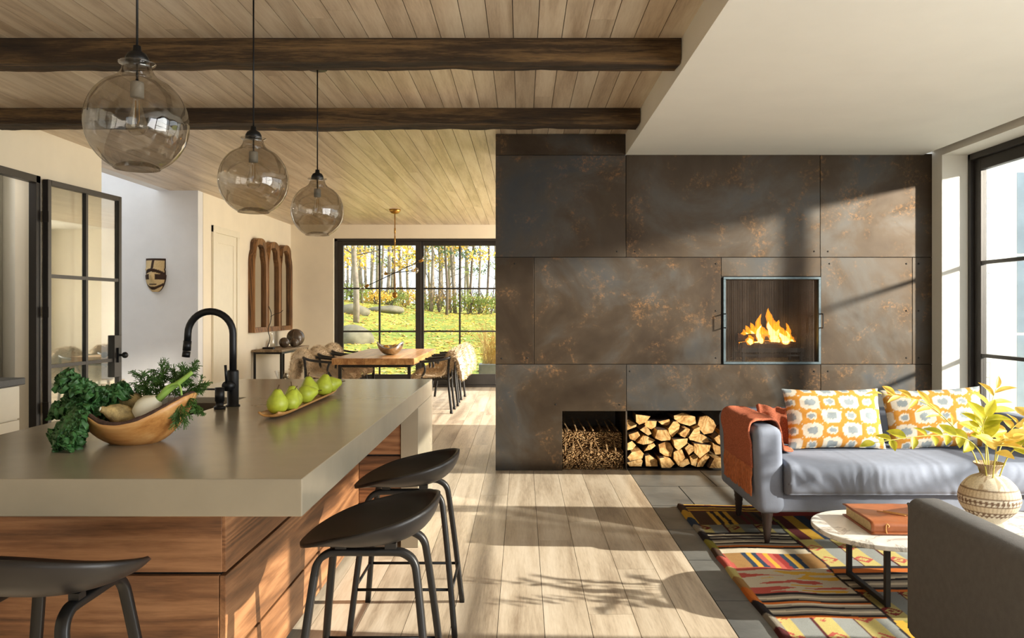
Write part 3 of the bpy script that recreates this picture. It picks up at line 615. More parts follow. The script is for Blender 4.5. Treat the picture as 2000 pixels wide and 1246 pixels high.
# ------------------------------------------------------------------ pendants
def make_pendant(label, loc):
    p = thing('pendant_lamp', label, 'lamp', loc, 0, 'smoked glass pendants') # origin at globe centre
    r = 0.16; pr = []
    for k in range(29):
        a = math.radians(-62 + k * (62 + 52) / 28); pr.append((r * math.cos(a), r * math.sin(a) * 1.03))
    top = pr[-1]; pr = [(0.0, pr[0][1] + 0.016), (0.045, pr[0][1] + 0.013), (0.066, pr[0][1] + 0.004), (0.071, pr[0][1] - 0.006)] + pr + [(0.078, 0.141), (0.062, 0.152), (0.053, 0.163), (0.047, 0.176), (0.045, 0.188), (0.056, 0.193), (0.058, 0.198), (0.05, 0.201)]
    gl = MB().lathe(pr, 56).ob('glass_globe', 'smoke', p, True)
    MB().lathe([(0.0, 0.255), (0.012, 0.253), (0.014, 0.235), (0.028, 0.228), (0.036, 0.214), (0.038, 0.196), (0.0, 0.194)], 24).ob('cap', 'blackm', p, True)
    MB().tube([(0, 0, 0.25), (0, 0, CEIL - loc[2] - 0.02)], 0.004, 8).tube([(0, 0, 0.195), (0, 0, 0.13)], 0.004, 8).ob('cord', 'blackm', p, True)
    MB().lathe([(0, 0.0), (0.055, 0.0), (0.06, -0.012), (0.06, -0.02), (0, -0.021)], 24, (0, 0, CEIL - loc[2])).ob('canopy', 'blackm', p, True)
    MB().lathe([(0, 0.135), (0.019, 0.135), (0.021, 0.13), (0.021, 0.085), (0, 0.084)], 20).ob('socket', 'socket', p, True)
    b = MB().lathe([(0.012, 0.084), (0.013, 0.07), (0.02, 0.035), (0.031, 0.0), (0.033, -0.012), (0.028, -0.028), (0.014, -0.038), (0.0, -0.04)], 24).ob('bulb', 'bulb', p, True)
    MB().tube([(-0.006, 0, 0.075), (-0.007, 0, 0.01), (0, 0, -0.008), (0.007, 0, 0.01), (0.006, 0, 0.075)], 0.0016, 6).ob('filament', 'brass', b)
    return p
p1 = make_pendant('largest looking smoked glass globe pendant at the left over the island', (-1.265, 2.617, 1.988))
dup(p1, None, (-1.265, 3.75, 1.984), None, 'middle smoked glass globe pendant of the row over the island')
dup(p1, None, (-1.265, 4.92, 1.986), None, 'smallest looking smoked glass globe pendant at the dining end of the row')

# ------------------------------------------------------------------ dining corner
dt = thing('dining_table', 'long oak dining table on a black steel frame', 'table', (0, 0, 0))
tx0, tx1, ty0, ty1 = -2.45, -1.39, 10.24, 12.80
for i in range(5): box('table_board', tx0 + i * 0.212 + 0.0008, tx0 + (i + 1) * 0.212 - 0.0008, ty0, ty1, 0.668, 0.75, 'tablew', dt, 0.002)
m = MB()
for y in (ty0 + 0.10, ty1 - 0.14): m.box(tx0 + 0.06, tx1 - 0.06, y, y + 0.04, 0.627, 0.667)
for X in (tx0 + 0.06, tx1 - 0.10): m.box(X, X + 0.04, ty0 + 0.14, ty1 - 0.14, 0.627, 0.667)
m.ob('apron', 'iron', dt)
for X in (tx0 + 0.06, tx1 - 0.10):
    for y in (ty0 + 0.10, ty1 - 0.14): box('leg', X, X + 0.04, y, y + 0.04, 0, 0.627, 'iron', dt)
def fur_mesh():
    Rr = random.Random(3); m = MB()
    path = smooth_path([(0.375, 0.44), (0.36, 0.60), (0.325, 0.755), (0.27, 0.80), (0.215, 0.755), (0.165, 0.62), (0.10, 0.535), (-0.08, 0.515), (-0.20, 0.505), (-0.26, 0.46), (-0.275, 0.39)], 5)
    path = [(p[0], p[1]) for p in [Vector((a[0], a[1], 0)) for a in path]]; K = len(path)
    def hw(t): return 0.25 + 0.02 * math.sin(t * 11) - 0.06 * max(0, 0.15 - t) / 0.15 - 0.05 * max(0, t - 0.88) / 0.12
    def mid_(v):
        k = v * (K - 1); i = min(int(k), K - 2); q = k - i; a_, b_ = path[i], path[i + 1]; tx, tz = b_[0] - a_[0], b_[1] - a_[1]; l = math.hypot(tx, tz) or 1
        return a_[0] + tx * q, a_[1] + tz * q, tz / l, -tx / l   # point and outward normal
    def sp(u, v, s):
        X, Z, nx_, nz_ = mid_(v); e = u * 2 - 1; y = e * hw(v); end = min(1, v / 0.07, (1 - v) / 0.07); t = 0.045 * math.sqrt(max(0, 1 - abs(e) ** 3)) * math.sqrt(max(0, end)) + 0.001
        t += 0.018 * mn.noise(Vector((X * 12, y * 12, Z * 12 + s))) * (1 - e * e); d = s * t
        drop = 0.06 * abs(e) ** 4 * (1 if 0.1 < v < 0.45 else 0.3)
        return Vector((X + nx_ * d, y, Z + nz_ * d - drop))
    for s in (1, -1):
        m.grid(19, 61, lambda u, v, s=s: sp(u, v, s))
        for k in range(4200 if s > 0 else 2400):
            u, v = Rr.random(), Rr.random(); p = sp(u, v, s); X, Z, nx_, nz_ = mid_(v); e = u * 2 - 1
            nrm = Vector((nx_ * s, 0, nz_ * s)) * (1 - 0.6 * e * e) + Vector((0, e, 0)) * abs(e) ** 2
            L = Rr.uniform(0.02, 0.045); dr = (nrm.normalized() + Vector((Rr.uniform(-.7, .7), Rr.uniform(-.7, .7), Rr.uniform(-.8, .3)))).normalized() * L
            sd = Vector((Rr.uniform(-1, 1), Rr.uniform(-1, 1), Rr.uniform(-1, 1))).normalized() * 0.004
            m.add([p - sd, p + sd, p + dr], [(0, 1, 2)])
    return m
FUR = fur_mesh().mesh('sheepskin', 'fur', True)
def make_chair(label, loc, rz):
    ch = thing('dining_chair', label, 'chair', loc, rz, 'black dining chairs with sheepskins')
    MB().prism(rrect(-0.23, 0.20, -0.235, 0.235, 0.06), (0.435, 0.462), 'z').ob('seat', 'black', ch, bevel=0.004)
    rail = [(-0.18, -0.30, 0.690), (-0.08, -0.30, 0.695), (0.10, -0.285, 0.715), (0.22, -0.21, 0.745), (0.27, 0, 0.755), (0.22, 0.21, 0.745), (0.10, 0.285, 0.715), (-0.08, 0.30, 0.695), (-0.18, 0.30, 0.690)]
    MB().tube(smooth_path(rail, 6), 0.017, 10).ob('arm_rail', 'black', ch, True)
    for s in (-1, 1):
        MB().tube(smooth_path([(-0.14, s * 0.30, 0.69), (-0.11, s * 0.285, 0.58), (-0.17, s * 0.24, 0.45), (-0.22, s * 0.23, 0.2), (-0.25, s * 0.235, 0)], 6), [0.015] * 12 + [0.018] * 13, 10).ob('leg', 'black', ch, True)
        MB().tube(smooth_path([(0.20, s * 0.23, 0.735), (0.19, s * 0.22, 0.45), (0.235, s * 0.235, 0)], 6), 0.017, 10).ob('leg', 'black', ch, True)
        MB().tube([(0.232, s * 0.234, 0.0), (0.23, s * 0.233, 0.03)], 0.02, 10).ob('foot_cap', 'blackm', ch, True)
    fo = inst(FUR, 'sheepskin', ch, (0, 0, 0)); fo['kind'] = 'stuff'; fo['label'] = 'cream shaggy sheepskin'
    return ch
c1 = make_chair('black chair with sheepskin on the right of the dining table, nearest the island', (-1.17, 10.78, 0), 0)
dup(c1, None, (-1.16, 11.58, 0), 0.04, 'black chair with sheepskin in the middle of the right side of the dining table')
dup(c1, None, (-1.15, 12.38, 0), -0.05, 'black chair with sheepskin on the right of the dining table, nearest the garden doors')
dup(c1, None, (-2.66, 10.66, 0), math.pi + 0.05, 'black chair with sheepskin on the left of the dining table, nearest the island')
dup(c1, None, (-2.67, 11.5, 0), math.pi, 'black chair with sheepskin in the middle of the left side of the dining table')
dup(c1, None, (-2.67, 12.35, 0), math.pi - 0.04, 'black chair with sheepskin on the left of the dining table, nearest the garden doors')
tb = thing('decorative_bowl', 'silver petal shaped bowl with gold inside on the dining table', 'bowl', (-1.83, 11.05, 0.75))
def pb(u, v):
    a = u * 2 * math.pi; r = 0.03 + 0.15 * math.sin(v * 1.35); h = 0.145 * v ** 2.0 * (1 + 0.22 * math.cos(2 * a) - 0.10 * math.sin(3 * a)); return (r * math.cos(a) * 1.05, r * math.sin(a) * 0.85, h + 0.004)
MB().grid(49, 12, pb).ob('shell', 'silver', tb, True, solid=0.006)
for i, (X, Y, Z, r, lb) in enumerate(((-0.055, -0.02, 0.075, 0.062, 'left'), (0.065, 0.0, 0.085, 0.060, 'right'))):
    m = MB().ball((0, 0, 0), r, 24)
    m.xf(lambda x, y, z: tuple(Vector((x, y, z)) * (1 + 0.12 * math.sin(14 * math.atan2(x, z)))))
    tag(m.ob('gold_ball', 'gold', None, True, loc=(-1.83 + X, 11.05 + Y, 0.75 + Z)), '%s ribbed gold ball in the petal bowl on the dining table' % lb, 'ornament', 'gold balls')
chd = thing('chandelier', 'thin brass chandelier with crossing arms and clear bulbs over the dining table', 'lamp', (-1.91, 11.95, CEIL))
MB().lathe([(0, 0), (0.085, 0), (0.085, -0.02), (0.06, -0.055), (0.02, -0.07), (0, -0.07)], 28).ob('canopy', 'brass', chd, True)
MB().tube([(0, 0, -0.07), (0, 0, -1.25)], 0.007, 10).tube([(0, 0, -0.28), (0, 0, -0.36)], 0.012, 10).tube([(0, 0, -0.40), (0, 0, -0.52)], 0.011, 10).ob('rod', 'brass', chd, True)
MB().ball((0, 0, -1.285), 0.045, 20).ob('end_ball', 'brass', chd, True)
for a, b in (((-0.42, 0.10, -1.135), (0.385, -0.10, -0.785)), ((-0.20, 0.42, -0.945), (0.345, -0.55, -0.945))):
    a, b = Vector(a), Vector(b); ar = MB().tube([a, b], 0.0065, 8).ob('arm', 'iron', chd, True)
    for e, s in ((a, -1), (b, 1)):
        d = (b - a).normalized() * s
        MB().tube([e - d * 0.01, e + d * 0.055], 0.021, 14).ob('bulb_socket', 'brass', ar, True)
        MB().ball(tuple(e + d * 0.10), 0.046, 18).ob('bulb', 'bulb', ar, True)
# console, ornaments, mirrors
cn = thing('console_table', 'narrow console table with weathered wood top under the mirrors', 'table', (0, 0, 0))
for i in range(2): box('top_board', -4.075 + i * 0.228, -4.075 + (i + 1) * 0.228 - 0.002, 12.0, 13.54, 0.735, 0.77, 'conw', cn, 0.003)
m = MB()
for X in (-4.06, -3.66): m.box(X, X + 0.03, 12.03, 13.51, 0.705, 0.734)
for y in (12.03, 13.48): m.box(-4.03, -3.66, y, y + 0.03, 0.705, 0.734).box(-4.03, -3.66, y, y + 0.03, 0.15, 0.18)
for X in (-4.06, -3.66): m.box(X, X + 0.03, 12.06, 13.48, 0.15, 0.18)
m.ob('metal_frame', 'iron', cn)
for X in (-4.06, -3.66):
    for y in (12.03, 13.48): box('leg', X, X + 0.03, y, y + 0.03, 0, 0.705, 'iron', cn)
box('shelf', -4.03, -3.66, 12.06, 13.48, 0.181, 0.19, 'conw', cn)
for X, Y, r, lb in ((-3.75, 13.18, 0.145, 'large dark polished sphere on the console table'), (-3.80, 12.72, 0.082, 'small dark sphere with pale seam at the left on the console table'), (-3.70, 12.93, 0.072, 'small dark sphere in front of the large one on the console table')):
    s_ = thing('dark_sphere', lb, 'ornament', (X, Y, 0.77), 0, 'dark spheres on the console')
    MB().ball((0, 0, r), r, 28).ob('ball', 'ball', s_, True)
    MB().lathe([(r * 1.001, r - 0.002), (r * 1.006, r), (r * 1.001, r + 0.002)], 28).xf(lambda x, y, z, r=r: (z - r, y, x + r)).ob('seam', 'conw', s_, True)
tw = thing('twig_sculpture', 'bent metal twig on a small block on the console table', 'sculpture', (-3.90, 12.25, 0.77))
MB().box(-0.08, 0.08, -0.05, 0.05, 0, 0.03).ob('base', 'iron', tw, bevel=0.003)
MB().tube(smooth_path([(-0.02, 0, 0.03), (0.02, 0, 0.16), (-0.01, 0, 0.30), (0.03, 0, 0.42), (0.04, 0, 0.55), (0.0, 0, 0.66)], 5), 0.006, 6).tube(smooth_path([(0.03, 0, 0.5), (0.10, 0, 0.54), (0.17, 0.02, 0.56), (0.22, 0, 0.60)], 4), 0.0045, 6).ob('twig', 'iron', tw)
gv = MB().lathe([(0, 0.003), (0.045, 0.0), (0.055, 0.02), (0.05, 0.12), (0.03, 0.2), (0.018, 0.24), (0.022, 0.26)], 24).ob('glass_bottle', 'bulb', None, True, loc=(-3.93, 12.48, 0.77)); tag(gv, 'small clear glass bottle on the console table behind the twig', 'bottle')
gb = MB().lathe([(0, 0.004), (0.09, 0.0), (0.10, 0.012), (0.17, 0.20), (0.175, 0.205)], 28).ob('glass_bowl', 'bulb', None, True, loc=(-3.80, 12.78, 0.19)); tag(gb, 'clear glass bowl on the lower shelf of the console', 'bowl')
for i, (a, b, cz) in enumerate(((-0.04, -0.02, 0.05), (0.045, 0.0, 0.05), (0.0, 0.03, 0.125))):
    tag(MB().ball((0, 0, 0), 0.043, 16).ob('dark_ornament', 'silver', None, True, loc=(-3.80 + a, 12.78 + b, 0.19 + cz)), 'small metal ornament ball in the glass bowl, ' + ('left', 'right', 'top')[i], 'ornament', 'ornaments in the glass bowl')
MT['mirror'] = plain('mirror_silver', (215, 212, 204), 0.03, 1.0, 0.01)
def arch(hw, z0, zs, zt, n=20):
    prof = [(1.0, 0.0), (1.0, 0.70), (0.985, 0.76), (0.93, 0.81), (0.83, 0.845), (0.76, 0.87), (0.75, 0.90), (0.70, 0.945), (0.55, 0.975), (0.3, 0.995), (0.0, 1.0)]
    rt = [(hw * a, z0 + (zt - z0) * b) for a, b in prof]; return [(p[0], p[1]) for p in rt] + [(-p[0], p[1]) for p in rt[-2::-1]]
def make_mirror(label, loc):
    mr = thing('arched_mirror', label, 'mirror', loc, 0, 'arched wooden mirrors')
    o, i = arch(0.315, 0, 0, 1.44), arch(0.25, 0.075, 0, 1.345); n = len(o); m = MB()
    for X in (0.0, 0.10): m.v += [(X, a, b) for a, b in o] + [(X if X == 0 else 0.085, a, b) for a, b in i]
    for k in range(n):
        j = (k + 1) % n
        m.f += [(2 * n + k, 2 * n + j, 3 * n + j, 3 * n + k), (k, j, 2 * n + j, 2 * n + k), (n + j, n + k, 3 * n + k, 3 * n + j), (j, k, n + k, n + j)]
    m.mi = [0] * len(m.f); m.ob('frame', 'mirw', mr)
    MB().prism(arch(0.252, 0.073, 0, 1.347), (0.035, 0.045), 'x').ob('mirror_glass', 'mirror', mr)
    return mr
m1 = make_mirror('arched mirror in thick brown wood frame, nearest the panelled door', (DX + 0.001, 12.20, 1.03))
dup(m1, None, (DX + 0.001, 12.86, 1.03), None, 'middle one of three arched mirrors in brown wood frames')
dup(m1, None, (DX + 0.001, 13.52, 1.03), None, 'arched mirror in brown wood frame, nearest the garden doors')
# mask
mk = MB(); cols = []
NU, NV = 41, 57
def mf(u, v):
    X = u * 2 - 1; Z = v * 2 - 1
    hw = 0.135 * (0.93 if Z > 0 else (0.93 * math.sqrt(max(0, 1 - abs(Z * 0.97) ** 1.8)) + 0.06)); x = X * hw; z = Z * 0.21
    d = 0.12 * (1 - abs(X) ** 2.2) * (1 - 0.5 * Z * Z)
    d += 0.035 * max(0, 1 - (abs(X) / 0.22) ** 2) * max(0, 1 - abs(Z + 0.02) / 0.35)  # nose
    d += 0.018 * max(0, 1 - abs(Z - 0.34) / 0.10) - 0.015 * max(0, 1 - abs(Z - 0.16) / 0.10) * max(0, 1 - abs(abs(X) - 0.5) / 0.3)
    d += 0.02 * max(0, 1 - abs(Z + 0.58) / 0.08) * max(0, 1 - abs(X) / 0.5)
    return (x, -d, z)
for j in range(NV):
    for i in range(NU):
        X = i / (NU - 1) * 2 - 1; Z = j / (NV - 1) * 2 - 1; cr = srgb(206, 180, 134); dk = srgb(58, 40, 30)
        k = dk if (Z > 0.86 or (abs(Z - 0.28 + 0.25 * X * X) < 0.10) or (abs(Z + 0.10) < 0.16 and abs(X) > 0.30) or (abs(X) < 0.14 and Z > 0.35) or (abs(Z + 0.80 - 0.3 * X * X) < 0.09) or abs(X) > 0.93 or (abs(Z + 0.56) < 0.03 and abs(X) < .4)) else cr
        cols.append(k)
mo = mk.grid(NU, NV, mf).ob('carved_mask', 'maskc', None, True, cols=cols, loc=(-4.62, 10.047, 1.81)); mo.rotation_euler.z = -0.0
tag(mo, 'carved wooden mask with cream and dark bands on the grey wall', 'mask')

# ------------------------------------------------------------------ bowl of vegetables
BX, BY = -1.345, 2.775
def rimh(a): # a: angle, 0 = +x
    return 0.105 + 0.068 * max(0, math.cos(a)) ** 2 + 0.022 * max(0, -math.cos(a)) ** 2 - 0.022 * max(0, math.sin(-a)) ** 4 + 0.016 * math.exp(-((a - math.radians(238)) / 0.22) ** 2)
def bowl_pt(a, r, k=1.0): return (k * 0.196 * r * math.cos(a), k * 0.150 * r * math.sin(a), rimh(a) * (max(0, r - 0.12) / 0.88) ** 2.4 + 0.001)
wbw = thing('wooden_bowl', 'live edge wooden bowl of vegetables on the island', 'bowl', (BX, BY, TZ1))
MB().grid(73, 14, lambda u, v: bowl_pt(u * 2 * math.pi, v)).ob('bowl_body', 'bowlw', wbw, True, solid=0.010).modifiers['thickness'].offset = 1
rp = [Vector(bowl_pt(2 * math.pi * k / 90, 0.985)) for k in range(91)]
MB().tube([p + Vector((0, 0, 0.002)) for p in rp], [0.0085 + 0.004 * mn.noise(Vector((k * .35, 2, 0))) for k in range(91)], 8, False).ob('bark_rim', 'bark', wbw)
def veg(mb, name, mat, label, cat, loc, rot, group=None):
    o = mb.ob(name, mat, None, True, loc=loc); o.rotation_euler = rot; return tag(o, label, cat, group)
def rootmb(L, r):
    m = MB(); prof = [(0.0, -L * .5), (r * .35, -L * .49), (r * .75, -L * .40), (r, -L * .12), (r * .95, L * .1), (r * .62, L * .33), (r * .36, L * .42), (r * .33, L * .52), (r * .25, L * .54), (0, L * .54)]
    m.lathe(prof, 24); m.xf(lambda x, y, z: tuple(Vector((x, y, z)) * (1 + 0.05 * mn.noise(Vector((x, y, z)) * 50) + 0.02 * math.sin(z * 600)))); return m
def rootthing(label, loc, rot, L, r):
    o = veg(rootmb(L, r), 'root_vegetable', 'root', label, 'vegetable', loc, rot, 'root vegetables in the bowl')
    MB().lathe([(0, 0), (r * .25, 0), (r * .2, 0.003), (0, 0.004)], 12, (0, 0, L * .545)).ob('cut_top', 'fennel', o, True)
rootthing('large tan root vegetable at the back of the wooden bowl, cut end to the right', (BX - 0.03, BY + 0.035, TZ1 + 0.135), (0.2, 1.85, 0.1), 0.125, 0.034)
rootthing('rounded tan root vegetable at the front of the wooden bowl', (BX - 0.03, BY - 0.055, TZ1 + 0.105), (0.3, -1.2, 0.35), 0.115, 0.035)
fn = thing('fennel', 'white fennel bulb with green stalks and feathery fronds in the bowl', 'vegetable', (BX + 0.055, BY - 0.04, TZ1 + 0.115))
m = MB().lathe([(0, -0.042), (0.016, -0.042), (0.040, -0.027), (0.048, 0.0), (0.043, 0.028), (0.026, 0.05), (0.015, 0.065)], 24)
m.xf(lambda x, y, z: (x * (1 + .06 * math.sin(5 * math.atan2(y, x))), y * .8, z)); o = m.ob('bulb', 'fennel', fn, True); o.rotation_euler = (0.1, 0.85, -0.1)
for pts, rr in (([(0.03, 0, 0.028), (0.065, 0.01, 0.065), (0.11, 0.02, 0.10), (0.145, 0.03, 0.13)], [0.014, 0.012, 0.009, 0.007]), ([(0.03, 0.01, 0.03), (0.07, 0.0, 0.08), (0.11, 0.0, 0.09), (0.125, -0.01, 0.055), (0.125, -0.015, 0.02)], [0.008, 0.006, 0.004, 0.003, 0.002]), ([(0.03, 0.02, 0.03), (0.06, 0.05, 0.07), (0.09, 0.08, 0.11)], [0.01, 0.009, 0.006])):
    p = smooth_path(pts, 6); k = len(p); MB().tube(p, [np.interp(i, np.linspace(0, k - 1, len(rr)), rr) for i in range(k)], 10).ob('stalk', 'fenst', fn, True)
Rv = random.Random(11); m = MB()
def frond(p, d, L, dep):
    p = Vector(p); d = Vector(d).normalized(); pts = [p]; n = 5
    for k in range(n): d = (d + Vector((Rv.uniform(-.25, .25), Rv.uniform(-.25, .25), Rv.uniform(-.3, .12)))).normalized(); pts.append(pts[-1] + d * L / n)
    m.tube(pts, [0.0011 * (1.6 if dep == 2 else 1)] * (n + 1), 3, False)
    if dep:
        for k in range(1, n + 1):
            for s in range(4): frond(pts[k], d + Vector((Rv.uniform(-1, 1), Rv.uniform(-1, 1), Rv.uniform(-.7, .9))), L * 0.45, dep - 1)
for p, d, L in (((0.03, 0.05, 0.03), (-.4, .3, 1), .08), ((0.05, 0.06, 0.04), (.1, .2, 1), .09), ((0.0, 0.07, 0.02), (-1, .2, .8), .09), ((0.08, 0.07, 0.06), (.4, .1, 1), .08), ((-0.03, 0.08, 0.01), (-.7, .3, .5), .07), ((0.09, 0.08, 0.05), (.7, 0, .6), .07), ((-0.01, 0.08, 0.03), (-.2, .1, 1), .085), ((0.04, 0.07, 0.05), (-.3, .1, 1), .09), ((0.13, 0.02, 0.05), (.5, -.1, -1), .06), ((0.06, 0.04, 0.05), (.6, .3, .7), .08)): frond(p, d, L, 2)
for q in range(9): frond((0.125, -0.015, 0.03 - 0.004 * q), (Rv.uniform(-.6, .6), -.2, -1), 0.05, 1)
o = m.ob('fronds', 'frond', fn); o['kind'] = 'stuff'
kl = thing('kale_bunch', 'dark green curly kale hanging over the left end of the bowl', 'vegetable', (BX - 0.175, BY - 0.03, TZ1 + 0.125))
def kale_leaf(L, W, sd):
    m = MB(); NU, NV = 91, 71
    def kf(u, v):
        s = (u * 2 - 1); w = W * (0.25 + 0.75 * math.sin(math.pi * min(1, v * 0.85 + 0.12)) ** 0.7); e = abs(s) ** 1.6
        x = s * w * (1 - 0.12 * e); y = v * L; z = -0.35 * L * v * v + 0.02 * math.cos(s * 2)
        t = math.atan2(s, 1.2 - v); ed = max(e, max(0, v - 0.6) / 0.4)
        z += ed * (0.014 * math.sin(34 * v + 3 * s + sd) + 0.011 * math.sin(71 * v + sd * 2 + s * 13)); x += ed * (0.010 * math.sin(57 * v + sd) + 0.006 * math.sin(96 * v + s * 5)); y += ed * 0.012 * math.sin(43 * s + 27 * v + sd)
        q = Vector((x * 38 + sd, y * 38, z * 20)); z += 0.008 * mn.noise(q); z += (0.25 + ed) * 0.013 * mn.noise(q * 2.6)
        return (x, y, z)
    return m.grid(NU, NV, kf)
KM = [kale_leaf(0.15, 0.062, i * 1.7).mesh('kale_leaf', 'kale', True) for i in range(3)]
for i, (lo, ro) in enumerate((((0.06, 0.0, 0.0), (0.2, 0.1, 1.6)), ((0.05, -0.03, 0.0), (-0.45, 0.3, 2.0)), ((0.05, 0.03, 0.02), (0.35, -0.2, 1.2)), ((0.03, -0.05, -0.02), (-0.9, 0.1, 2.5)), ((0.07, 0.0, 0.03), (0.65, 0.2, 1.75)), ((-0.02, -0.02, 0.01), (0.1, 0.5, -1.3)), ((0.0, 0.0, 0.02), (0.5, -0.3, -0.9)), ((0.02, -0.03, -0.01), (-1.0, -0.2, 1.7)), ((0.03, -0.07, -0.005), (-0.5, 0.3, 2.9)), ((0.0, 0.03, 0.035), (0.4, 0.1, -1.6)), ((0.06, 0.03, 0.03), (0.9, 0.1, 2.2)))):
    inst(KM[i % 3], 'kale_leaf', kl, lo, (0.95,) * 3, ro)
for pts in ([(0.09, 0, -0.02), (0.0, 0, 0.0), (-0.06, 0, 0.01)],): MB().tube(pts, 0.004, 8).ob('leaf_stem', 'fenst', kl, True)
# pears
ty = thing('pear_tray', 'long narrow wooden tray holding green pears on the island', 'tray', (-1.06, 3.85, TZ1))
def tf(u, v):
    s = u * 2 - 1; q = v * 2 - 1; w = 0.057 * (1 - 0.25 * abs(q) ** 6); return (s * w, q * 0.52, 0.006 + 0.016 * abs(s) ** 3 + 0.012 * abs(q) ** 14)
MB().grid(13, 41, tf).ob('dish', 'trayw', ty, True, solid=0.008)
PR = [(0, 0.004), (0.014, 0.0), (0.030, 0.006), (0.042, 0.022), (0.0465, 0.040), (0.043, 0.058), (0.033, 0.074), (0.024, 0.088), (0.019, 0.098), (0.012, 0.106), (0.004, 0.107), (0, 0.105)]
PM = MB().lathe(PR, 28).mesh('pear', 'pear', True); PS = MB().tube([(0, 0, 0.10), (0.002, 0, 0.116), (0.007, 0, 0.126)], [0.0028, 0.002, 0.0026], 6).mesh('stem', 'stem')
pears = (((-1.062, 3.455, .014), (0.12, 0.05, 0), 1.0, 'front pear of the near group, rounded and upright'), ((-1.045, 3.540, .015), (0.18, 0.30, 1), .92, 'pear tucked right behind the front one in the near group'), ((-1.050, 3.665, .014), (-.12, -.10, 2), .95, 'upright pear in the middle of the near group'), ((-1.065, 3.775, .052), (-1.35, 0.1, -1.0), .93, 'pear lying on its side at the end of the near group'), ((-1.085, 4.075, .014), (0.06, -0.08, 0), 1.02, 'upright pear at the front of the far group'), ((-1.050, 4.165, .016), (0.12, 0.20, 1), 1.05, 'tall tilted pear in the middle of the far group'), ((-1.068, 4.27, .052), (-1.35, .1, -1.15), .95, 'pear lying on its side at the far end of the tray'))
for lo, ro, sc, lb in pears:
    o = inst(PM, 'pear', None, (lo[0], lo[1], TZ1 + lo[2] - (0.002)), (sc,) * 3, ro); tag(o, 'green ' + lb, 'pear', 'green pears on the tray'); inst(PS, 'stem', o, (0, 0, 0))

# ------------------------------------------------------------------ rug
RX0, RX1, RY0, RY1 = 1.075, 3.35, 2.3, 5.57
nx, ny = 320, 420
gx = np.linspace(RX0, RX1, nx); gy = np.linspace(RY0, RY1, ny); GX, GY = np.meshgrid(gx, gy)
rng = np.random.RandomState(4)
def sm(n1, n2, seed): # smooth random field
    r = np.random.RandomState(seed).rand(n2 + 2, n1 + 2); yy = np.linspace(0, n2, ny); xx = np.linspace(0, n1, nx); yi = yy.astype(int); xi = xx.astype(int); fy = (yy - yi)[:, None]; fx = (xx - xi)[None]
    return (r[yi][:, xi] * (1 - fx) + r[yi][:, xi + 1] * fx) * (1 - fy) + (r[yi + 1][:, xi] * (1 - fx) + r[yi + 1][:, xi + 1] * fx) * fy
C = {k: np.array(srgb(*v)[:3]) for k, v in dict(y=(214, 168, 62), o=(206, 112, 44), r=(158, 52, 48), m=(92, 38, 40), b=(40, 34, 36), n=(46, 62, 84), g=(150, 142, 128), w=(214, 202, 178), t=(168, 128, 78), d=(78, 56, 42), l=(148, 140, 62), p=(190, 92, 80), c=(206, 190, 120), s=(146, 152, 152)).items()}
RC = np.zeros((ny, nx, 3)); RC[:] = C['t']
def seq(s, coord, lo, hi): k = np.clip(((coord - lo) / (hi - lo) * len(s)).astype(int), 0, len(s) - 1); return np.array([C[q] for q in s])[k]
wob = sm(10, 30, 1) * 0.02
def patch(x0, x1, y0, y1, kind, s=None, seed=0):
    mk_ = (GX >= x0) & (GX < x1) & (GY >= y0) & (GY < y1)
    if kind == 'h': c = seq(s, GY + wob * 0.6, y0, y1)
    elif kind == 'v': c = seq(s, GX + wob * 0.4, x0, x1)
    elif kind == 'k':
        f = sm(7, 90, seed) * 0.6 + sm(24, 90, seed + 1) * 0.4; c = np.where((f > 0.60)[..., None], C['p'] * .8 + C['r'] * .2, np.where((f < 0.36)[..., None], C['y'], C['w'] * 0.86))
    else:
        c = np.where(((GX - x0) % 0.19 < 0.10)[..., None], C['c'], C['s'] * 0.9 + C['w'] * .1); u = ((GX - x0 + 0.045) % 0.19) - 0.095; v = ((GY - y0) % 0.22) - 0.11
        dd = abs(u) / 0.055 + abs(v) / 0.06; ring = ((dd > 0.55) & (dd < 1.0)) | (dd < 0.25)
        c = np.where((ring & (sm(150, 200, seed) > 0.3))[..., None], (C['p'] if kind == 'f' else C['r'] * .8), c); c = np.where(((GX - x0) % 0.19 < 0.012)[..., None], C['m'], c)
        if kind == 'F': c = c * 0.55
    RC[mk_] = c[mk_]
ST = 'bgwgbgboob'; S2 = 'obgwgbwgbob'
cx_ = [RX0, 1.62, 2.19, 2.77, RX1 + 0.01]
P0 = [(5.57, 5.36, 'h', 'mymybmy'), (5.36, 5.04, 'v', 'dyddddybybyddmdmdbdm'), (5.04, 4.87, 'F', None), (4.87, 4.53, 'h', 'wbogbwgbgbwb'), (4.53, 4.46, 'h', 'w'), (4.46, 4.21, 'v', 'yptttnynpyprnynttt'), (4.21, 3.83, 'k', None), (3.83, 3.525, 'h', 'obgwgbgwobgwgb'), (3.525, 3.2, 'f', None), (3.2, 2.9, 'h', ST), (2.9, 2.6, 'v', 'mnylmnyb'), (2.6, 2.3, 'k', None)]
P1 = [(5.57, 5.27, 'h', 'rrm'), (5.27, 4.72, 'v', 'lmmyynnmmllmmddm'), (4.72, 4.23, 'f', None), (4.23, 3.86, 'h', 'obgwgbwgboob'), (3.86, 3.5, 'F', None), (3.5, 3.2, 'v', 'ylwyrwyltw'), (3.2, 2.8, 'h', S2), (2.8, 2.3, 'k', None)]
P2 = [(5.57, 5.2, 'k', None), (5.2, 4.8, 'h', ST), (4.8, 4.4, 'v', 'ywowrwyso'), (4.4, 4.1, 'h', 'wbobwgboyw'), (4.1, 3.7, 'F', None), (3.7, 3.3, 'h', S2), (3.3, 2.8, 'f', None), (2.8, 2.3, 'v', 'mnydlm')]
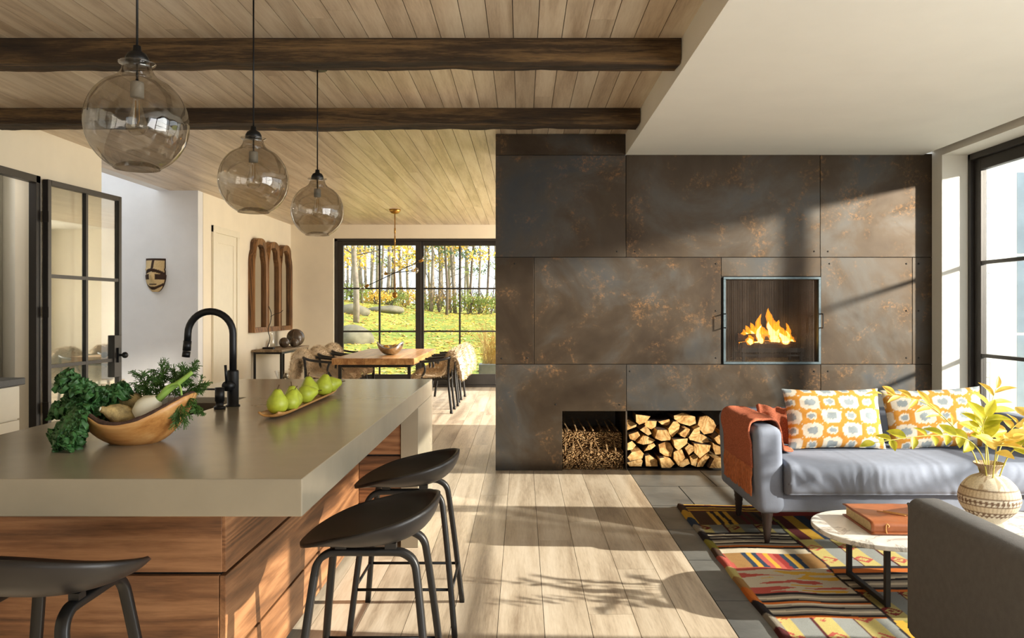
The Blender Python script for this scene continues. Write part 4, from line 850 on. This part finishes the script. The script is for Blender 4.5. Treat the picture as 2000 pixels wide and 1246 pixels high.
for i, pl in enumerate((P0, P1, P2, P0)):
    for j, (ya, yb_, kd, s) in enumerate(pl): patch(cx_[i], cx_[i + 1], yb_, ya + (0.01 if j == 0 else 0), kd, s, 10 + i * 20 + j)
hem = (GX < RX0 + 0.045); hc = (seq('tldwydmgbotcpdlbgnyd', GY + (GX - RX0) * 0.8 + 0.05 * sm(3, 14, 55), RY0, RY1) * 0.8); RC[hem] = hc[hem]
for q in cx_[1:4]: sm_ = abs(GX - q - 0.006 * np.sin(GY * 9)) < 0.006; RC[sm_] = C['b']
Z = 0.012 + 0.006 * np.sin(GX * 9 + 5 * sm(6, 8, 77)) * (sm(8, 12, 78)) + 0.008 * np.exp(-((GX - RX0 - 0.02) / 0.018) ** 2) + 0.0015 * sm(100, 300, 79)
Z[:, 0] = 0.0; Z[0] = 0; Z[-1] = 0
m = MB(); m.v = np.stack([GX + 0.008 * (sm(2, 20, 5) - .5), GY, Z], -1).reshape(-1, 3).tolist()
m.f = [(j * nx + i, j * nx + i + 1, (j + 1) * nx + i + 1, (j + 1) * nx + i) for j in range(ny - 1) for i in range(nx - 1)]; m.mi = [0] * len(m.f)
tag(m.ob('kilim_rug', 'rug', None, True, cols=np.concatenate([RC, np.ones((ny, nx, 1))], -1).reshape(-1, 4)), 'multicoloured striped patchwork kilim rug under the coffee table', 'rug')

# ------------------------------------------------------------------ sofa
RZ = 0.014
sf_ = thing('sofa', 'blue grey velvet sofa in front of the steel fireplace', 'sofa', (0, 0, 0))
SXL, SXR, SYF, SYB = 1.354, 3.24, 4.58, 5.46
def soft(name, x0, x1, y0, y1, z0, z1, r, mat, par, prof=None):
    o = box(name, x0, x1, y0, y1, z0, z1, mat, par); b = o.modifiers.new('round', 'BEVEL'); b.width = r; b.segments = 5; b.limit_method = 'NONE'
    for p in o.data.polygons: p.use_smooth = True
    return o
soft('base', SXL + 0.10, SXR - 0.10, SYF + 0.03, SYB - 0.03, 0.20, 0.315, 0.02, 'sofa', sf_)
soft('backrest', SXL + 0.06, SXR - 0.06, SYB - 0.17, SYB, 0.21, 0.715, 0.045, 'sofa', sf_)
def arm(x0, x1, sgn):
    m = MB(); N = 26
    yz = rrect(SYF, SYB - 0.004, 0.195, 0.70, 0.05, 6)
    m.prism(yz, (x0, x1), 'x'); m.xf(lambda x, y, z: (x + sgn * 0.02 * max(0, (z - 0.2) / 0.5) ** 2 * -1, y, z - 0.0))
    o = m.ob('armrest', 'sofa', sf_, True); b = o.modifiers.new('round', 'BEVEL'); b.width = 0.05; b.segments = 5; b.limit_method = 'ANGLE'; b.angle_limit = 1.2; return o
arm(SXL, SXL + 0.165, 1); arm(SXR - 0.165, SXR, -1)
ci0, ci1 = SXL + 0.158, SXR - 0.158
pf = smooth_path([(5.27, 0.32, 0), (4.62, 0.318, 0), (4.53, 0.33, 0), (4.508, 0.40, 0), (4.525, 0.468, 0), (4.60, 0.497, 0), (4.85, 0.502, 0), (5.10, 0.50, 0), (5.27, 0.49, 0)], 7)
def cf(u, v):
    k = v * (len(pf) - 1); i = min(int(k), len(pf) - 2); q = k - i; Y = pf[i][0] * (1 - q) + pf[i + 1][0] * q; Zz = pf[i][1] * (1 - q) + pf[i + 1][1] * q; X = ci0 + u * (ci1 - ci0)
    wr_ = math.exp(-((Y - 4.53) / 0.10) ** 2); n = mn.noise(Vector((X * 26 + 3 * mn.noise(Vector((X * 3, Zz * 5, 0))), Zz * 5, 0))) * 0.0065 + mn.noise(Vector((X * 9, Zz * 4, 3))) * 0.004
    ed = min(u, 1 - u) * (ci1 - ci0); rr = 0.022; sh = 0 if ed > rr else rr - math.sqrt(max(0, rr * rr - (rr - ed) ** 2))
    return (X, Y - n * wr_ + sh * (1 if Y < 4.7 else 0), (Zz if Zz < 0.4 else Zz - sh) + (n * 0.2 * (1 if Zz > 0.45 else 0)))
m = MB().grid(170, len(pf), cf); q_ = len(pf); m.f += [[j * 170 for j in range(q_)], [j * 170 + 169 for j in range(q_)][::-1]]; m.mi += [0, 0]; m.ob('seat_cushion', 'sofa', sf_, True)
LEG = [(0.0, 0.0), (0.013, 0.0), (0.015, 0.01)] + [(0.016 + 0.0012 * k + (0.003 if k % 2 else 0), 0.015 + 0.0135 * k) for k in range(12)] + [(0.034, 0.178), (0.034, 0.188), (0, 0.188)]
LM = MB().lathe(LEG, 18).mesh('leg', plain('turned_dark_wood', (48, 38, 36), 0.35, 0, 0.2), True)
for X in (SXL + 0.075, SXR - 0.075):
    for Y in (SYF + 0.07, SYB - 0.20): inst(LM, 'leg', sf_, (X, Y, RZ))
def pillow(name, label, loc, rot, w_, h_, seed):
    NU, NV = 90, 60; m = MB(); cols = []; oc, wh, gy_ = srgb(170, 118, 48), srgb(186, 178, 164), srgb(122, 130, 134)
    for s in (1, -1):
        def pf_(u, v, s=s):
            X, Y = u * 2 - 1, v * 2 - 1; t = 0.085 * (max(0, 1 - abs(X) ** 2.6) * max(0, 1 - abs(Y) ** 2.6)) ** 0.55
            pin = 1 - 0.07 * (1 - abs(X) ** 2) * abs(Y) ** 2; pin2 = 1 - 0.05 * (1 - abs(Y) ** 2) * abs(X) ** 2
            return (X * w_ / 2 * pin2, -s * (t + 0.002 + 0.004 * mn.noise(Vector((X * 5, Y * 5, seed)))), Y * h_ / 2 * pin)
        m.grid(NU, NV, pf_)
        for j in range(NV):
            for i in range(NU):
                X = i / (NU - 1) * 5.0 + seed * 0.37; Y = j / (NV - 1) * 4.3 + 0.3; jx = 0.16 * mn.noise(Vector((X * 6, Y * 2, seed))) ; jy = 0.13 * mn.noise(Vector((X * 9, Y * 1.5, seed + 5)))
                X += jx * 0.4; Y += jy; rw = int(math.floor(Y)); Xs = X; cl = int(math.floor(Xs)); fx, fy = Xs - cl - 0.5, Y - rw - 0.5
                n_ = (abs(fx / 0.46) ** 2.6 + abs(fy / 0.44) ** 2.6)
                if (cl + rw) % 2 == 0: c_ = gy_ if n_ < 0.24 else (wh if n_ < 1.55 else oc)
                else: c_ = gy_ if n_ < 0.09 else (wh if n_ < 0.26 else (oc if n_ < 2.3 else wh))
                cols.append(c_)
    o = m.ob(name, 'pil', None, True, cols=cols, loc=loc); o.rotation_euler = rot
    wd = o.modifiers.new('weld', 'WELD'); wd.merge_threshold = 0.003
    return tag(o, label, 'cushion', 'patterned cushions on the sofa')
pillow('sofa_cushion', 'ochre, white and grey patterned cushion on the left of the sofa', (1.965, 5.03, 0.688), (-0.30, 0, 0.03), 0.62, 0.385, 1)
pillow('sofa_cushion', 'ochre, white and grey patterned cushion behind the yellow branches', (2.62, 5.06, 0.686), (-0.28, -0.05, -0.06), 0.62, 0.385, 2)
# throw
th = thing('throw_blanket', 'rust coloured woven throw with fringe draped over the sofa arm', 'blanket', (0, 0, 0))
pt = smooth_path([(1.338, 0.455), (1.332, 0.58), (1.322, 0.67), (1.345, 0.722), (1.42, 0.732), (1.49, 0.722), (1.545, 0.66), (1.57, 0.58), (1.60, 0.525), (1.66, 0.513)], 7) if False else smooth_path([(a, b, 0) for a, b in ((1.338, 0.455), (1.332, 0.58), (1.318, 0.67), (1.34, 0.722), (1.42, 0.732), (1.49, 0.722), (1.535, 0.66), (1.558, 0.58), (1.585, 0.525), (1.65, 0.516))], 7)
def tff(u, v):
    k = v * (len(pt) - 1); i = min(int(k), len(pt) - 2); q = k - i; X = pt[i][0] * (1 - q) + pt[i + 1][0] * q; Zz = pt[i][1] * (1 - q) + pt[i + 1][1] * q
    a0 = 4.63 + 0.10 * max(0, v - 0.35) / 0.65 * 2.2; a1 = 5.25 + 0.05 * v; Y = a0 + u * (a1 - a0); n = mn.noise(Vector((Y * 7, v * 3, 2))) * 0.010 + 0.006 * mn.noise(Vector((Y * 22, v * 9, 6)))
    out = -1 if v < 0.4 else 1
    return (X + out * abs(n) * (0.8 if abs(v - .45) > .12 else 0.1), Y, Zz + abs(n) * (1 if 0.3 < v < 0.6 or v > .9 else 0.2))
MB().grid(70, len(pt), tff).ob('cloth', 'throw', th, True, solid=0.012)
def tg2(u, v):
    X = 1.535 + 0.20 * v + 0.02 * u; Y = 5.06 + 0.22 * u; Zz = 0.53 + 0.215 * u * (1.0 - 0.12 * v) + 0.008 * math.sin(u * 9 + v * 4) + 0.015 * mn.noise(Vector((u * 5, v * 5, 1))); return (X, Y + 0.015 * math.sin(v * 12), Zz)
MB().grid(30, 20, tg2).ob('folded_end', 'throw', th, True, solid=0.02)
m = MB(); Rt = random.Random(2)
for k in range(75):
    Y = 4.635 + k * 0.0082; X = 1.334; pts = [(X, Y, 0.462)]
    for q in range(4): pts.append((X + Rt.uniform(-.006, .002), Y + Rt.uniform(-.005, .005), 0.462 - (q + 1) * 0.042 + Rt.uniform(-.006, .006)))
    m.tube(pts, [0.0042, 0.005, 0.0045, 0.005, 0.003], 5)
o = m.ob('fringe', 'rustfr', th); o['kind'] = 'stuff'

# ------------------------------------------------------------------ coffee table, book, vase, branches
ct = thing('coffee_table', 'low white marble coffee table with rounded ends on black legs', 'table', (0, 0, 0))
CTZ = 0.33
MB().prism(rrect(1.42, 2.72, 3.50, 4.17, 0.30, 12), (CTZ - 0.022, CTZ), 'z').ob('marble_top', 'marble', ct, bevel=0.004)
for X in (1.675, 2.44):
    m = MB(); b = 0.012
    m.box(X - b, X + b, 3.645, 3.67, RZ, CTZ - 0.023).box(X - b, X + b, 4.07, 4.095, RZ, CTZ - 0.023).box(X - b, X + b, 3.67, 4.07, RZ, RZ + 0.024).box(X - b, X + b, 3.67, 4.07, CTZ - 0.047, CTZ - 0.023); m.ob('leg_frame', 'iron', ct, bevel=0.002)
bk = thing('leather_book', 'tan leather bound album with a tie on the coffee table', 'book', (1.625, 3.70, CTZ), -0.03)
MB().prism(rrect(0.008, 0.36, 0.012, 0.345, 0.004, 2), (0.006, 0.050), 'z').ob('pages', 'paper', bk)
m = MB(); cov = [(0.0, 0.0), (0.0, 0.0)]
pr_ = smooth_path([(0.36, 0.003, 0), (0.02, 0.003, 0), (0.004, 0.012, 0), (0.001, 0.03, 0), (0.006, 0.048, 0), (0.03, 0.056, 0), (0.14, 0.059, 0), (0.25, 0.054, 0), (0.36, 0.056, 0)], 5)
m.grid(len(pr_), 24, lambda u, v: (-0.004 + 0.375 * v, pr_[int(round(u * (len(pr_) - 1)))][0], pr_[int(round(u * (len(pr_) - 1)))][1] + (0.003 * mn.noise(Vector((v * 4, u * 6, 0))) if u > 0.4 else 0)))
m.ob('cover', 'leather', bk, True, solid=0.005)
m = MB().tube(smooth_path([(0.065, -0.006, 0.006), (0.06, -0.008, 0.03), (0.066, -0.002, 0.05), (0.075, -0.006, 0.042), (0.07, -0.008, 0.036)], 4), 0.003, 6)
MT['tie'] = plain('pale_leather', (206, 150, 84), 0.6); m.ob('leather_tie', 'tie', bk, True)
for q in (0, 0.03): MB().tube(smooth_path([(0.10 + q, 0.19, 0.064), (0.16 + q, 0.13, 0.066), (0.20 + q, 0.10, 0.064)], 4), 0.0028, 6).ob('leather_thong', 'tie', bk, True)
VX, VY = 2.256, 3.85
vs_ = thing('clay_vase', 'round carved cream and brown clay vase on the coffee table', 'vase', (VX, VY, CTZ))
vp = smooth_path([(0.0, 0.0, 0), (0.055, 0.0, 0), (0.066, 0.006, 0), (0.056, 0.022, 0), (0.075, 0.04, 0), (0.118, 0.085, 0), (0.136, 0.135, 0), (0.122, 0.19, 0), (0.085, 0.232, 0), (0.045, 0.252, 0), (0.036, 0.262, 0), (0.046, 0.282, 0), (0.068, 0.302, 0), (0.064, 0.304, 0), (0.035, 0.27, 0), (0.03, 0.22, 0)], 9)
NT_ = 140; m = MB().lathe([(max(0.0, p[0]), p[1]) for p in vp], NT_); cols = []
crm, brn, tan_ = srgb(226, 214, 192), srgb(122, 98, 78), srgb(190, 170, 142)
for p in vp:
    for j in range(NT_):
        a = j / NT_; z = p[1]; k = crm
        if 0.118 <= z < 0.150: q = (a * 36) % 1; k = brn if abs(q - .5) + abs((z - 0.134) / 0.03) < 0.48 else crm
        elif 0.056 <= z < 0.084: q = (a * 30 + (0.5 if z > 0.07 else 0)) % 1; k = brn if abs(q - .5) < 0.5 * (((z - .056) % 0.014) / 0.014) else crm
        elif 0.084 <= z < 0.118 or 0.150 <= z < 0.19: k = tan_ if (j % 3 == 0) else srgb(212, 194, 166)
        elif z > 0.255: k = brn if j % 4 == 0 else tan_
        elif 0.19 <= z: k = crm if mn.noise(Vector((math.cos(a * 6.28) * 5, math.sin(a * 6.28) * 5, z * 25))) > -0.1 else tan_
        if abs(z - 0.118) < .0025 or abs(z - .151) < .0025 or abs(z - .084) < .002 or abs(z - .19) < .002: k = brn
        cols.append(k)
m.ob('vase_body', 'vasec', vs_, True, cols=cols)
def leafmat(name, a, b):
    t = NT(name); v = t.coord('world', True); c = t.ramp(t.noise(v, 22, 3), [(0.35, srgb(*a)), (0.65, srgb(*b))]); t.set(0.5, 0, c)
    tl = t.n('BsdfTranslucent'); t.l(c, tl.inputs[0]); ms = t.n('MixShader'); ms.inputs[0].default_value = 0.4; t.l(t.b.outputs[0], ms.inputs[1]); t.l(tl.outputs[0], ms.inputs[2]); t.l(ms.outputs[0], t.out.inputs[0]); return t.m
LG = leafmat('yellow_green_leaf', (168, 168, 40), (206, 196, 60)); LY = leafmat('yellow_leaf', (220, 184, 70), (236, 208, 112)); MT['ystem'] = plain('pale_green_stem', (196, 186, 90), 0.6)
def leafshape(mat, wd):
    return MB().grid(9, 15, lambda u, v: ((u * 2 - 1) * wd * (math.sin(math.pi * v ** 0.85) ** 0.85) * 0.5, v, 0.10 * (u * 2 - 1) ** 2 * math.sin(math.pi * v) - 0.22 * v * v)).mesh('leaf', mat, True)
LMS = {(g_, w_): leafshape(LG if g_ else LY, (0.34, 0.52)[w_]) for g_ in (0, 1) for w_ in (0, 1)}
Rl = random.Random(8)
stems = [("branch reaching furthest left with round yellow-green leaves", [(2.245, 3.84, .45), (2.20, 3.80, .66), (2.08, 3.75, .77), (1.88, 3.70, .79), (1.62, 3.66, .765)], 1, 1, 0.085, 6),
 ("branch arching up to the left with slender yellow leaves", [(2.25, 3.86, .45), (2.20, 3.88, .67), (2.10, 3.92, .82), (1.98, 3.95, .92), (1.80, 3.98, .955)], 0, 0, 0.10, 5),
 ("branch rising highest with narrow bright yellow leaves", [(2.26, 3.86, .45), (2.27, 3.90, .68), (2.31, 3.95, .85), (2.38, 4.0, .98)], 0, 0, 0.11, 5),
 ("branch leaning right with broad yellow-green leaves", [(2.265, 3.84, .45), (2.30, 3.78, .67), (2.37, 3.72, .77), (2.48, 3.68, .83)], 1, 1, 0.12, 5),
 ("short branch at the front with drooping pale yellow leaves", [(2.25, 3.83, .45), (2.23, 3.76, .66), (2.20, 3.68, .76), (2.22, 3.60, .80)], 0, 1, 0.105, 4),
 ("branch at the back right with yellow leaves", [(2.27, 3.87, .45), (2.34, 3.92, .66), (2.44, 3.97, .78), (2.58, 4.02, .86)], 0, 1, 0.10, 5),
 ("short upright branch in the middle with broad green-yellow leaves", [(2.258, 3.85, .45), (2.25, 3.85, .68), (2.22, 3.84, .80), (2.24, 3.84, .86)], 1, 1, 0.125, 4)]
for lb, pts, gcol, wcol, LL, npair in stems:
    b0 = Vector(pts[0]); br = thing('leafy_branch', lb + ' in the vase', 'branch', b0, 0, 'yellow leafy branches in the vase')
    sp_ = [Vector(p) - b0 for p in smooth_path(pts, 8)]; k = len(sp_)
    MB().tube(sp_, [0.0042 * (1 - 0.6 * i / k) for i in range(k)], 6).ob('stem', 'ystem', br, True)
    for q in range(npair * 2 + 1):
        t_ = 0.46 + 0.54 * (q // 2 * 2 + (q % 2) * 0.6) / (npair * 2); i = min(k - 2, int(t_ * (k - 1))); p = sp_[i]; tgv = (sp_[i + 1] - sp_[i]).normalized()
        sd = tgv.cross(Vector((0, -0.6, 1))).normalized() * (1 if q % 2 else -1)
        if q == npair * 2: d = tgv; p = sp_[-1]
        else: d = (tgv * 0.55 + sd * 0.9 + Vector((Rl.uniform(-.25, .25), Rl.uniform(-.25, .25), Rl.uniform(-.1, .3)))).normalized()
        nrm = (Vector((0, -0.6, 0.8)) + Vector((Rl.uniform(-.4, .4), Rl.uniform(-.4, .4), Rl.uniform(-.4, .4)))); nrm = (nrm - d * nrm.dot(d)).normalized(); xx = d.cross(nrm)
        o = inst(LMS[(gcol, wcol)], 'leaf', br, p); L = LL * Rl.uniform(0.8, 1.15) * (1 - 0.3 * max(0, t_ - .7))
        o.matrix_basis = Matrix.Translation(p) @ Matrix((xx, d, nrm)).transposed().to_4x4() @ Matrix.Scale(L, 4)

# ------------------------------------------------------------------ armchair in the foreground
ac = thing('armchair', 'grey velvet armchair cut off at the lower right corner', 'armchair', (0, 0, 0))
def aarm(x0, x1):
    o = soft('armrest', x0, x1, 2.02, 2.885, 0.20, 0.70, 0.035, 'chairf', ac); return o
aarm(1.385, 1.515); aarm(2.27, 2.40)
for X in (1.385, 2.40): # piping along the arm edge
    s = 0.006 if X < 2 else -0.006
    MB().tube(smooth_path([(X + s, 2.05, 0.672), (X + s, 2.5, 0.672), (X + s, 2.84, 0.672), (X + s, 2.862, 0.65), (X + s, 2.865, 0.4), (X + s, 2.865, 0.23)], 4), 0.005, 8).ob('piping', 'chairf', ac, True)
soft('backrest', 1.50, 2.285, 2.0, 2.16, 0.20, 0.74, 0.04, 'chairf', ac); soft('base', 1.50, 2.285, 2.12, 2.85, 0.20, 0.31, 0.02, 'chairf', ac); soft('seat_cushion', 1.52, 2.265, 2.165, 2.90, 0.312, 0.47, 0.04, 'chairf', ac)
for X in (1.46, 2.33):
    for Y in (2.09, 2.82): inst(LM, 'leg', ac, (X, Y, RZ))

# ------------------------------------------------------------------ outdoors
def smst(q): q = max(0.0, min(1.0, q)); return q * q * (3 - 2 * q)
def gz(x, y): return -0.14 + 1.33 * smst((y - 15.5) / 30) ** 0.8 + 0.75 * smst((-x - 3.0) / 7) * smst((y - 18) / 16) + 0.05 * mn.noise(Vector((x * .4, y * .4, 0)))
t = NT('leafy_lawn'); v = t.coord('world', False); n = t.noise(v, 5.5, 6, 0.7); n2 = t.noise(v, 0.35, 3); n3 = t.noise(v, 26, 3, 0.7)
c = t.ramp(n, [(0.32, srgb(92, 118, 38)), (0.46, srgb(140, 152, 50)), (0.54, srgb(186, 172, 60)), (0.66, srgb(210, 176, 74))])
c = t.mix(t.ramp(n2, [(0.45, (0, 0, 0, 1)), (0.62, (1, 1, 1, 1))]), c, srgb(134, 150, 50)); c = t.mix(0.5, c, t.ramp(n3, [(0.35, (.45, .45, .4, 1)), (0.65, (1, 1, 1, 1))]), 'MULTIPLY')
t.bump(n3, 0.8, 0.05); MT['lawn'] = t.set(0.9, 0, c)
m = MB().grid(90, 70, lambda u, v: (-45 + 90 * u, 14.36 + 75 * v ** 1.5, gz(-45 + 90 * u, 14.36 + 75 * v ** 1.5))); lw_ = m.ob('lawn', 'lawn', None, True); tag(lw_, 'sloping lawn strewn with autumn leaves outside', None, None, 'structure')
m = MB().grid(30, 20, lambda u, v: (3.95 + 41 * u, -20 + 34.35 * v, -0.15)); MT['paving'] = plain('bounce_paving', (206, 202, 192), 0.85, 0, 0.12, 2, 0.1); tag(m.ob('garden_ground', 'paving'), 'made-up pale terrace beside the house, bouncing light indoors', None, None, 'structure')  # paving invented in place of lawn, lightened to bounce light up
Ro = random.Random(21); m = MB()
for k in range(9000):
    y = 14.8 + 28 * Ro.random() ** 1.4; x = -12 * y / 22 + Ro.random() * (12 * y / 22 + 3); z = gz(x, y) + 0.012; r = Ro.uniform(0.04, 0.09); a = Ro.uniform(0, 6.3); tl = Ro.uniform(-.04, .04)
    m.add([(x + r * math.cos(a + q * 1.57), y + r * math.sin(a + q * 1.57), z + (tl if q % 2 else 0.02)) for q in range(4)], [(0, 1, 2, 3)], Ro.choice((0, 0, 1, 2)))
MT['lf0'] = plain('fallen_yellow', (222, 178, 58), 0.8); MT['lf1'] = plain('fallen_tan', (196, 138, 72), 0.8); MT['lf2'] = plain('fallen_pale', (214, 196, 110), 0.8)
tag(m.ob('fallen_leaves', ['lf0', 'lf1', 'lf2']), 'yellow fallen leaves scattered over the lawn', 'leaves', None, 'stuff')
MT['rock'] = plain('mossy_rock', (112, 106, 86), 0.95, 0, 0.35, 3, 0.6)
for X, Y, r, sc, lb in ((-5.35, 25.0, 0.62, (1.05, 0.9, 0.85), 'large grey boulder on the lawn behind the left glass door'), (-7.0, 33.0, 0.6, (1.2, 1, 0.6), 'flat mossy boulder further up the slope'), (-6.2, 36.0, 0.55, (1.5, 1, 0.4), 'low rock at the wood edge')):
    m = MB().ball((0, 0, 0), r, 32, sc); m.xf(lambda x, y, z: tuple(Vector((x, y, z)) * (1 + 0.25 * mn.noise(Vector((x, y, z)) * 1.2 + Vector((X, Y, 0))) + 0.06 * mn.noise(Vector((x, y, z)) * 5)))); tag(m.ob('boulder', 'rock', None, True, loc=(X, Y, gz(X, Y) + r * 0.15)), lb, 'rock', 'boulders on the lawn')
MT['trunk'] = plain('grey_bark', (138, 126, 114), 0.95, 0, 0.3, 6, 0.8); MT['trunkd'] = plain('brown_bark', (104, 90, 80), 0.95, 0, 0.3, 6, 0.8)
MT['fy'] = leafmat('maple_yellow', (228, 186, 64), (240, 212, 116)); MT['fg'] = leafmat('pale_green_foliage', (130, 150, 70), (170, 180, 96)); MT['fp'] = leafmat('pine_green', (70, 96, 62), (104, 124, 84))
def foliage(m, c, rad, n, size):
    for k in range(n):
        d = Vector((Ro.gauss(0, 1), Ro.gauss(0, 1), Ro.gauss(0, 0.7))); d = d.normalized() * Ro.random() ** 0.45; p = Vector(c) + Vector((d.x * rad[0], d.y * rad[1], d.z * rad[2])); s = size * Ro.uniform(0.6, 1.3)
        a = Vector((Ro.gauss(0, 1), Ro.gauss(0, 1), Ro.gauss(0, 1))).normalized() * s; b = a.cross(Vector((Ro.gauss(0, 1), Ro.gauss(0, 1), Ro.gauss(0, 1)))).normalized() * s
        m.add([p - a, p + b * .6, p + a, p - b * .6], [(0, 1, 2, 3)])
TR = [(676, 44, 5, 0), (692, 30, 13, 1), (704, 40, 6, 1), (716, 48, 6, 0), (728, 55, 5, 0), (745, 46, 6, 1), (756, 42, 8, 0), (769, 52, 5, 2), (781, 45, 6, 0), (797, 50, 6, 0), (833, 44, 6, 1), (845, 42, 7, 0), (858, 46, 7, 1), (871, 40, 6, 2), (886, 43, 8, 1), (899, 47, 6, 0), (921, 45, 5, 2), (938, 42, 5, 1), (951, 44, 5, 2), (966, 48, 5, 0)]
for i, (px, Y, wpx, kd) in enumerate(TR):
    X = (px - CX) * Y / F; r = wpx * Y / F / 2; zb = gz(X, Y) - 0.1; tr = thing('tree', ('slim grey', 'yellow leaved', 'dark pine')[kd] + ' tree outside, %s from the left behind the glass doors' % ORD[i], 'tree', (X, Y, zb), 0, 'trees beyond the lawn')
    H = Ro.uniform(11, 14); lean = Ro.uniform(-.5, .5)
    pts = [(lean * (k / 8) ** 1.4 + 0.08 * math.sin(k * 1.3 + i), 0.05 * math.cos(k), H * k / 8) for k in range(9)]
    MB().tube(pts, [r * (1 - 0.75 * k / 8) for k in range(9)], 8).ob('trunk', 'trunkd' if kd == 2 else 'trunk', tr, True)
    m = MB(); fm = MB()
    for q in range(12):
        z = Ro.uniform(2.0, 5.2) if q < 8 else Ro.uniform(5, H * 0.9); f = z / H; a = Ro.uniform(0, 6.28); L = Ro.uniform(0.8, 2.0); b0 = Vector((lean * f ** 1.4, 0, z)); e = b0 + Vector((math.cos(a) * L, math.sin(a) * L * .7, Ro.uniform(.2, .9)))
        m.tube([b0, b0.lerp(e, .5) + Vector((0, 0, .1)), e], [r * .22, r * .14, 0.01], 5)
        if kd == 1: foliage(fm, e, (0.85, .6, .5), 80, 0.085)
        elif kd == 2: foliage(fm, e, (0.7, .5, .25), 70, 0.07)
        elif q < 6: foliage(fm, e, (0.7, .5, .4), 45, 0.06)
    m.ob('branches', 'trunkd', tr)
    for q in range(4): foliage(fm, (lean + Ro.uniform(-1, 1), Ro.uniform(-1, 1), H - Ro.uniform(0, 3)), (1.4, 1.2, 1.0), 120, 0.12)
    o = fm.ob('foliage', ('fg', 'fy', 'fp')[kd], tr); o['kind'] = 'stuff'
SH = [(690, 40, .9, 0), (735, 41, .7, 1), (765, 42, .8, 0), (790, 43, 1.0, 1), (838, 43, .8, 0), (858, 42, 1.5, 2), (880, 43, 1.3, 2), (915, 42, 1.2, 0), (940, 43, .9, 1), (958, 42, 1.1, 0)]
MT['fb'] = leafmat('brown_twigs', (150, 116, 70), (186, 156, 96))
for i, (px, Y, h, kd) in enumerate(SH):
    X = (px - CX) * Y / F; m = MB(); zb = gz(X, Y); sh = thing('shrub', ('green', 'yellow-green', 'brown twiggy')[kd] + ' shrub at the edge of the lawn, %s from the left' % ORD[i], 'shrub', (X, Y, zb), 0, 'shrubs at the lawn edge')
    st = MB()
    for q in range(14): a = Ro.uniform(0, 6.28); st.tube([(0, 0, -0.1), (math.cos(a) * .3, math.sin(a) * .2, h * .6), (math.cos(a) * .7, math.sin(a) * .4, h * Ro.uniform(.9, 1.5))], 0.012, 4)
    st.ob('stems', 'trunkd', sh); foliage(m, (0, 0, h * .55), (0.95, .6, h * .6), 800 if kd < 2 else 300, 0.06); o = m.ob('foliage', ('fg', 'fy', 'fb')[kd], sh); o['kind'] = 'stuff'
# far wood behind the trees
for i in range(18):
    px = 655 + i * 13 + (i // 10) * 40 + Ro.uniform(-4, 4); Y = Ro.uniform(58, 72); X = (px - CX) * Y / F; r = Ro.uniform(.08, .16); H = 12; m = MB(); m.tube([(0, 0, -1.5), (Ro.uniform(-.3, .3), 0, H / 2), (Ro.uniform(-.8, .8), 0, H)], [r, r * .7, r * .3], 6)
    for q in range(7): z = Ro.uniform(1.5, 10); s = Ro.choice((-1, 1)); m.tube([(0, 0, z), (s * Ro.uniform(.8, 2), 0, z + Ro.uniform(.1, .8))], [0.03, 0.008], 4)
    tag(m.ob('bare_tree', 'trunk', None, True, loc=(X, Y, gz(X, Y))), 'thin bare pale tree far behind the lawn, %s from the left' % ORD[i], 'tree', 'bare trees in the far wood')
pl_ = thing('planter', 'square grey planter with dry ornamental grass outside the doors', 'planter', (-0.62, 15.6, -0.14))
box('pot', -0.22, 0.22, -0.22, 0.22, 0, 0.46, plain('zinc', (128, 134, 136), 0.6, 0.2) , pl_, 0.005)
m = MB()
for k in range(170):
    a = Ro.uniform(0, 6.28); L = Ro.uniform(.5, 0.95); s = Ro.uniform(.1, .45); x0, y0 = Ro.uniform(-.15, .15), Ro.uniform(-.15, .15)
    m.tube([(x0, y0, .44), (x0 + math.cos(a) * s * .4, y0 + math.sin(a) * s * .4, .44 + L * .6), (x0 + math.cos(a) * s, y0 + math.sin(a) * s, .44 + L * .9)], [0.004, 0.003, 0.002], 3, False)
o = m.ob('grass', plain('dry_grass', (206, 176, 110), 0.9), pl_); o['kind'] = 'stuff'
# neighbouring wing seen through the side window
wg = thing('white_wing', 'white clapboard wing of the house seen through the side window', 'building', (4.9, 8.6, -0.15))
box('wall', 0.0, 4.5, 0.03, 0.2, 0, 5.5, 'white', wg); MT['bright'] = plain('white_clapboard', (245, 244, 240), 0.7, 0, 0.02)
for k in range(34):
    z = k * 0.16; o = box('clapboard', -0.02, 0.13, 0.0, 0.028, z, z + 0.155, 'bright', wg); o.rotation_euler.x = 0.03
box('corner_board', 0.14, 0.36, -0.02, 0.03, 0, 5.5, 'bright', wg, 0.003)
wi = box('window_frame', 0.36, 2.0, -0.03, 0.03, 0.3, 3.12, 'bright', wg, 0.003)
for j, (z0, z1) in enumerate(((0.4, 1.25), (1.28, 2.1), (2.13, 3.0))):
    for k in range(2): box('pane', 0.42 + k * 0.75, 1.14 + k * 0.75, -0.036, -0.032, z0, z1, plain('wing_glass_%d%d' % (j, k), (168, 182, 190), 0.06, 0.3, 0.25, 2), wi)  # pane colour carries a pale bluish reflection
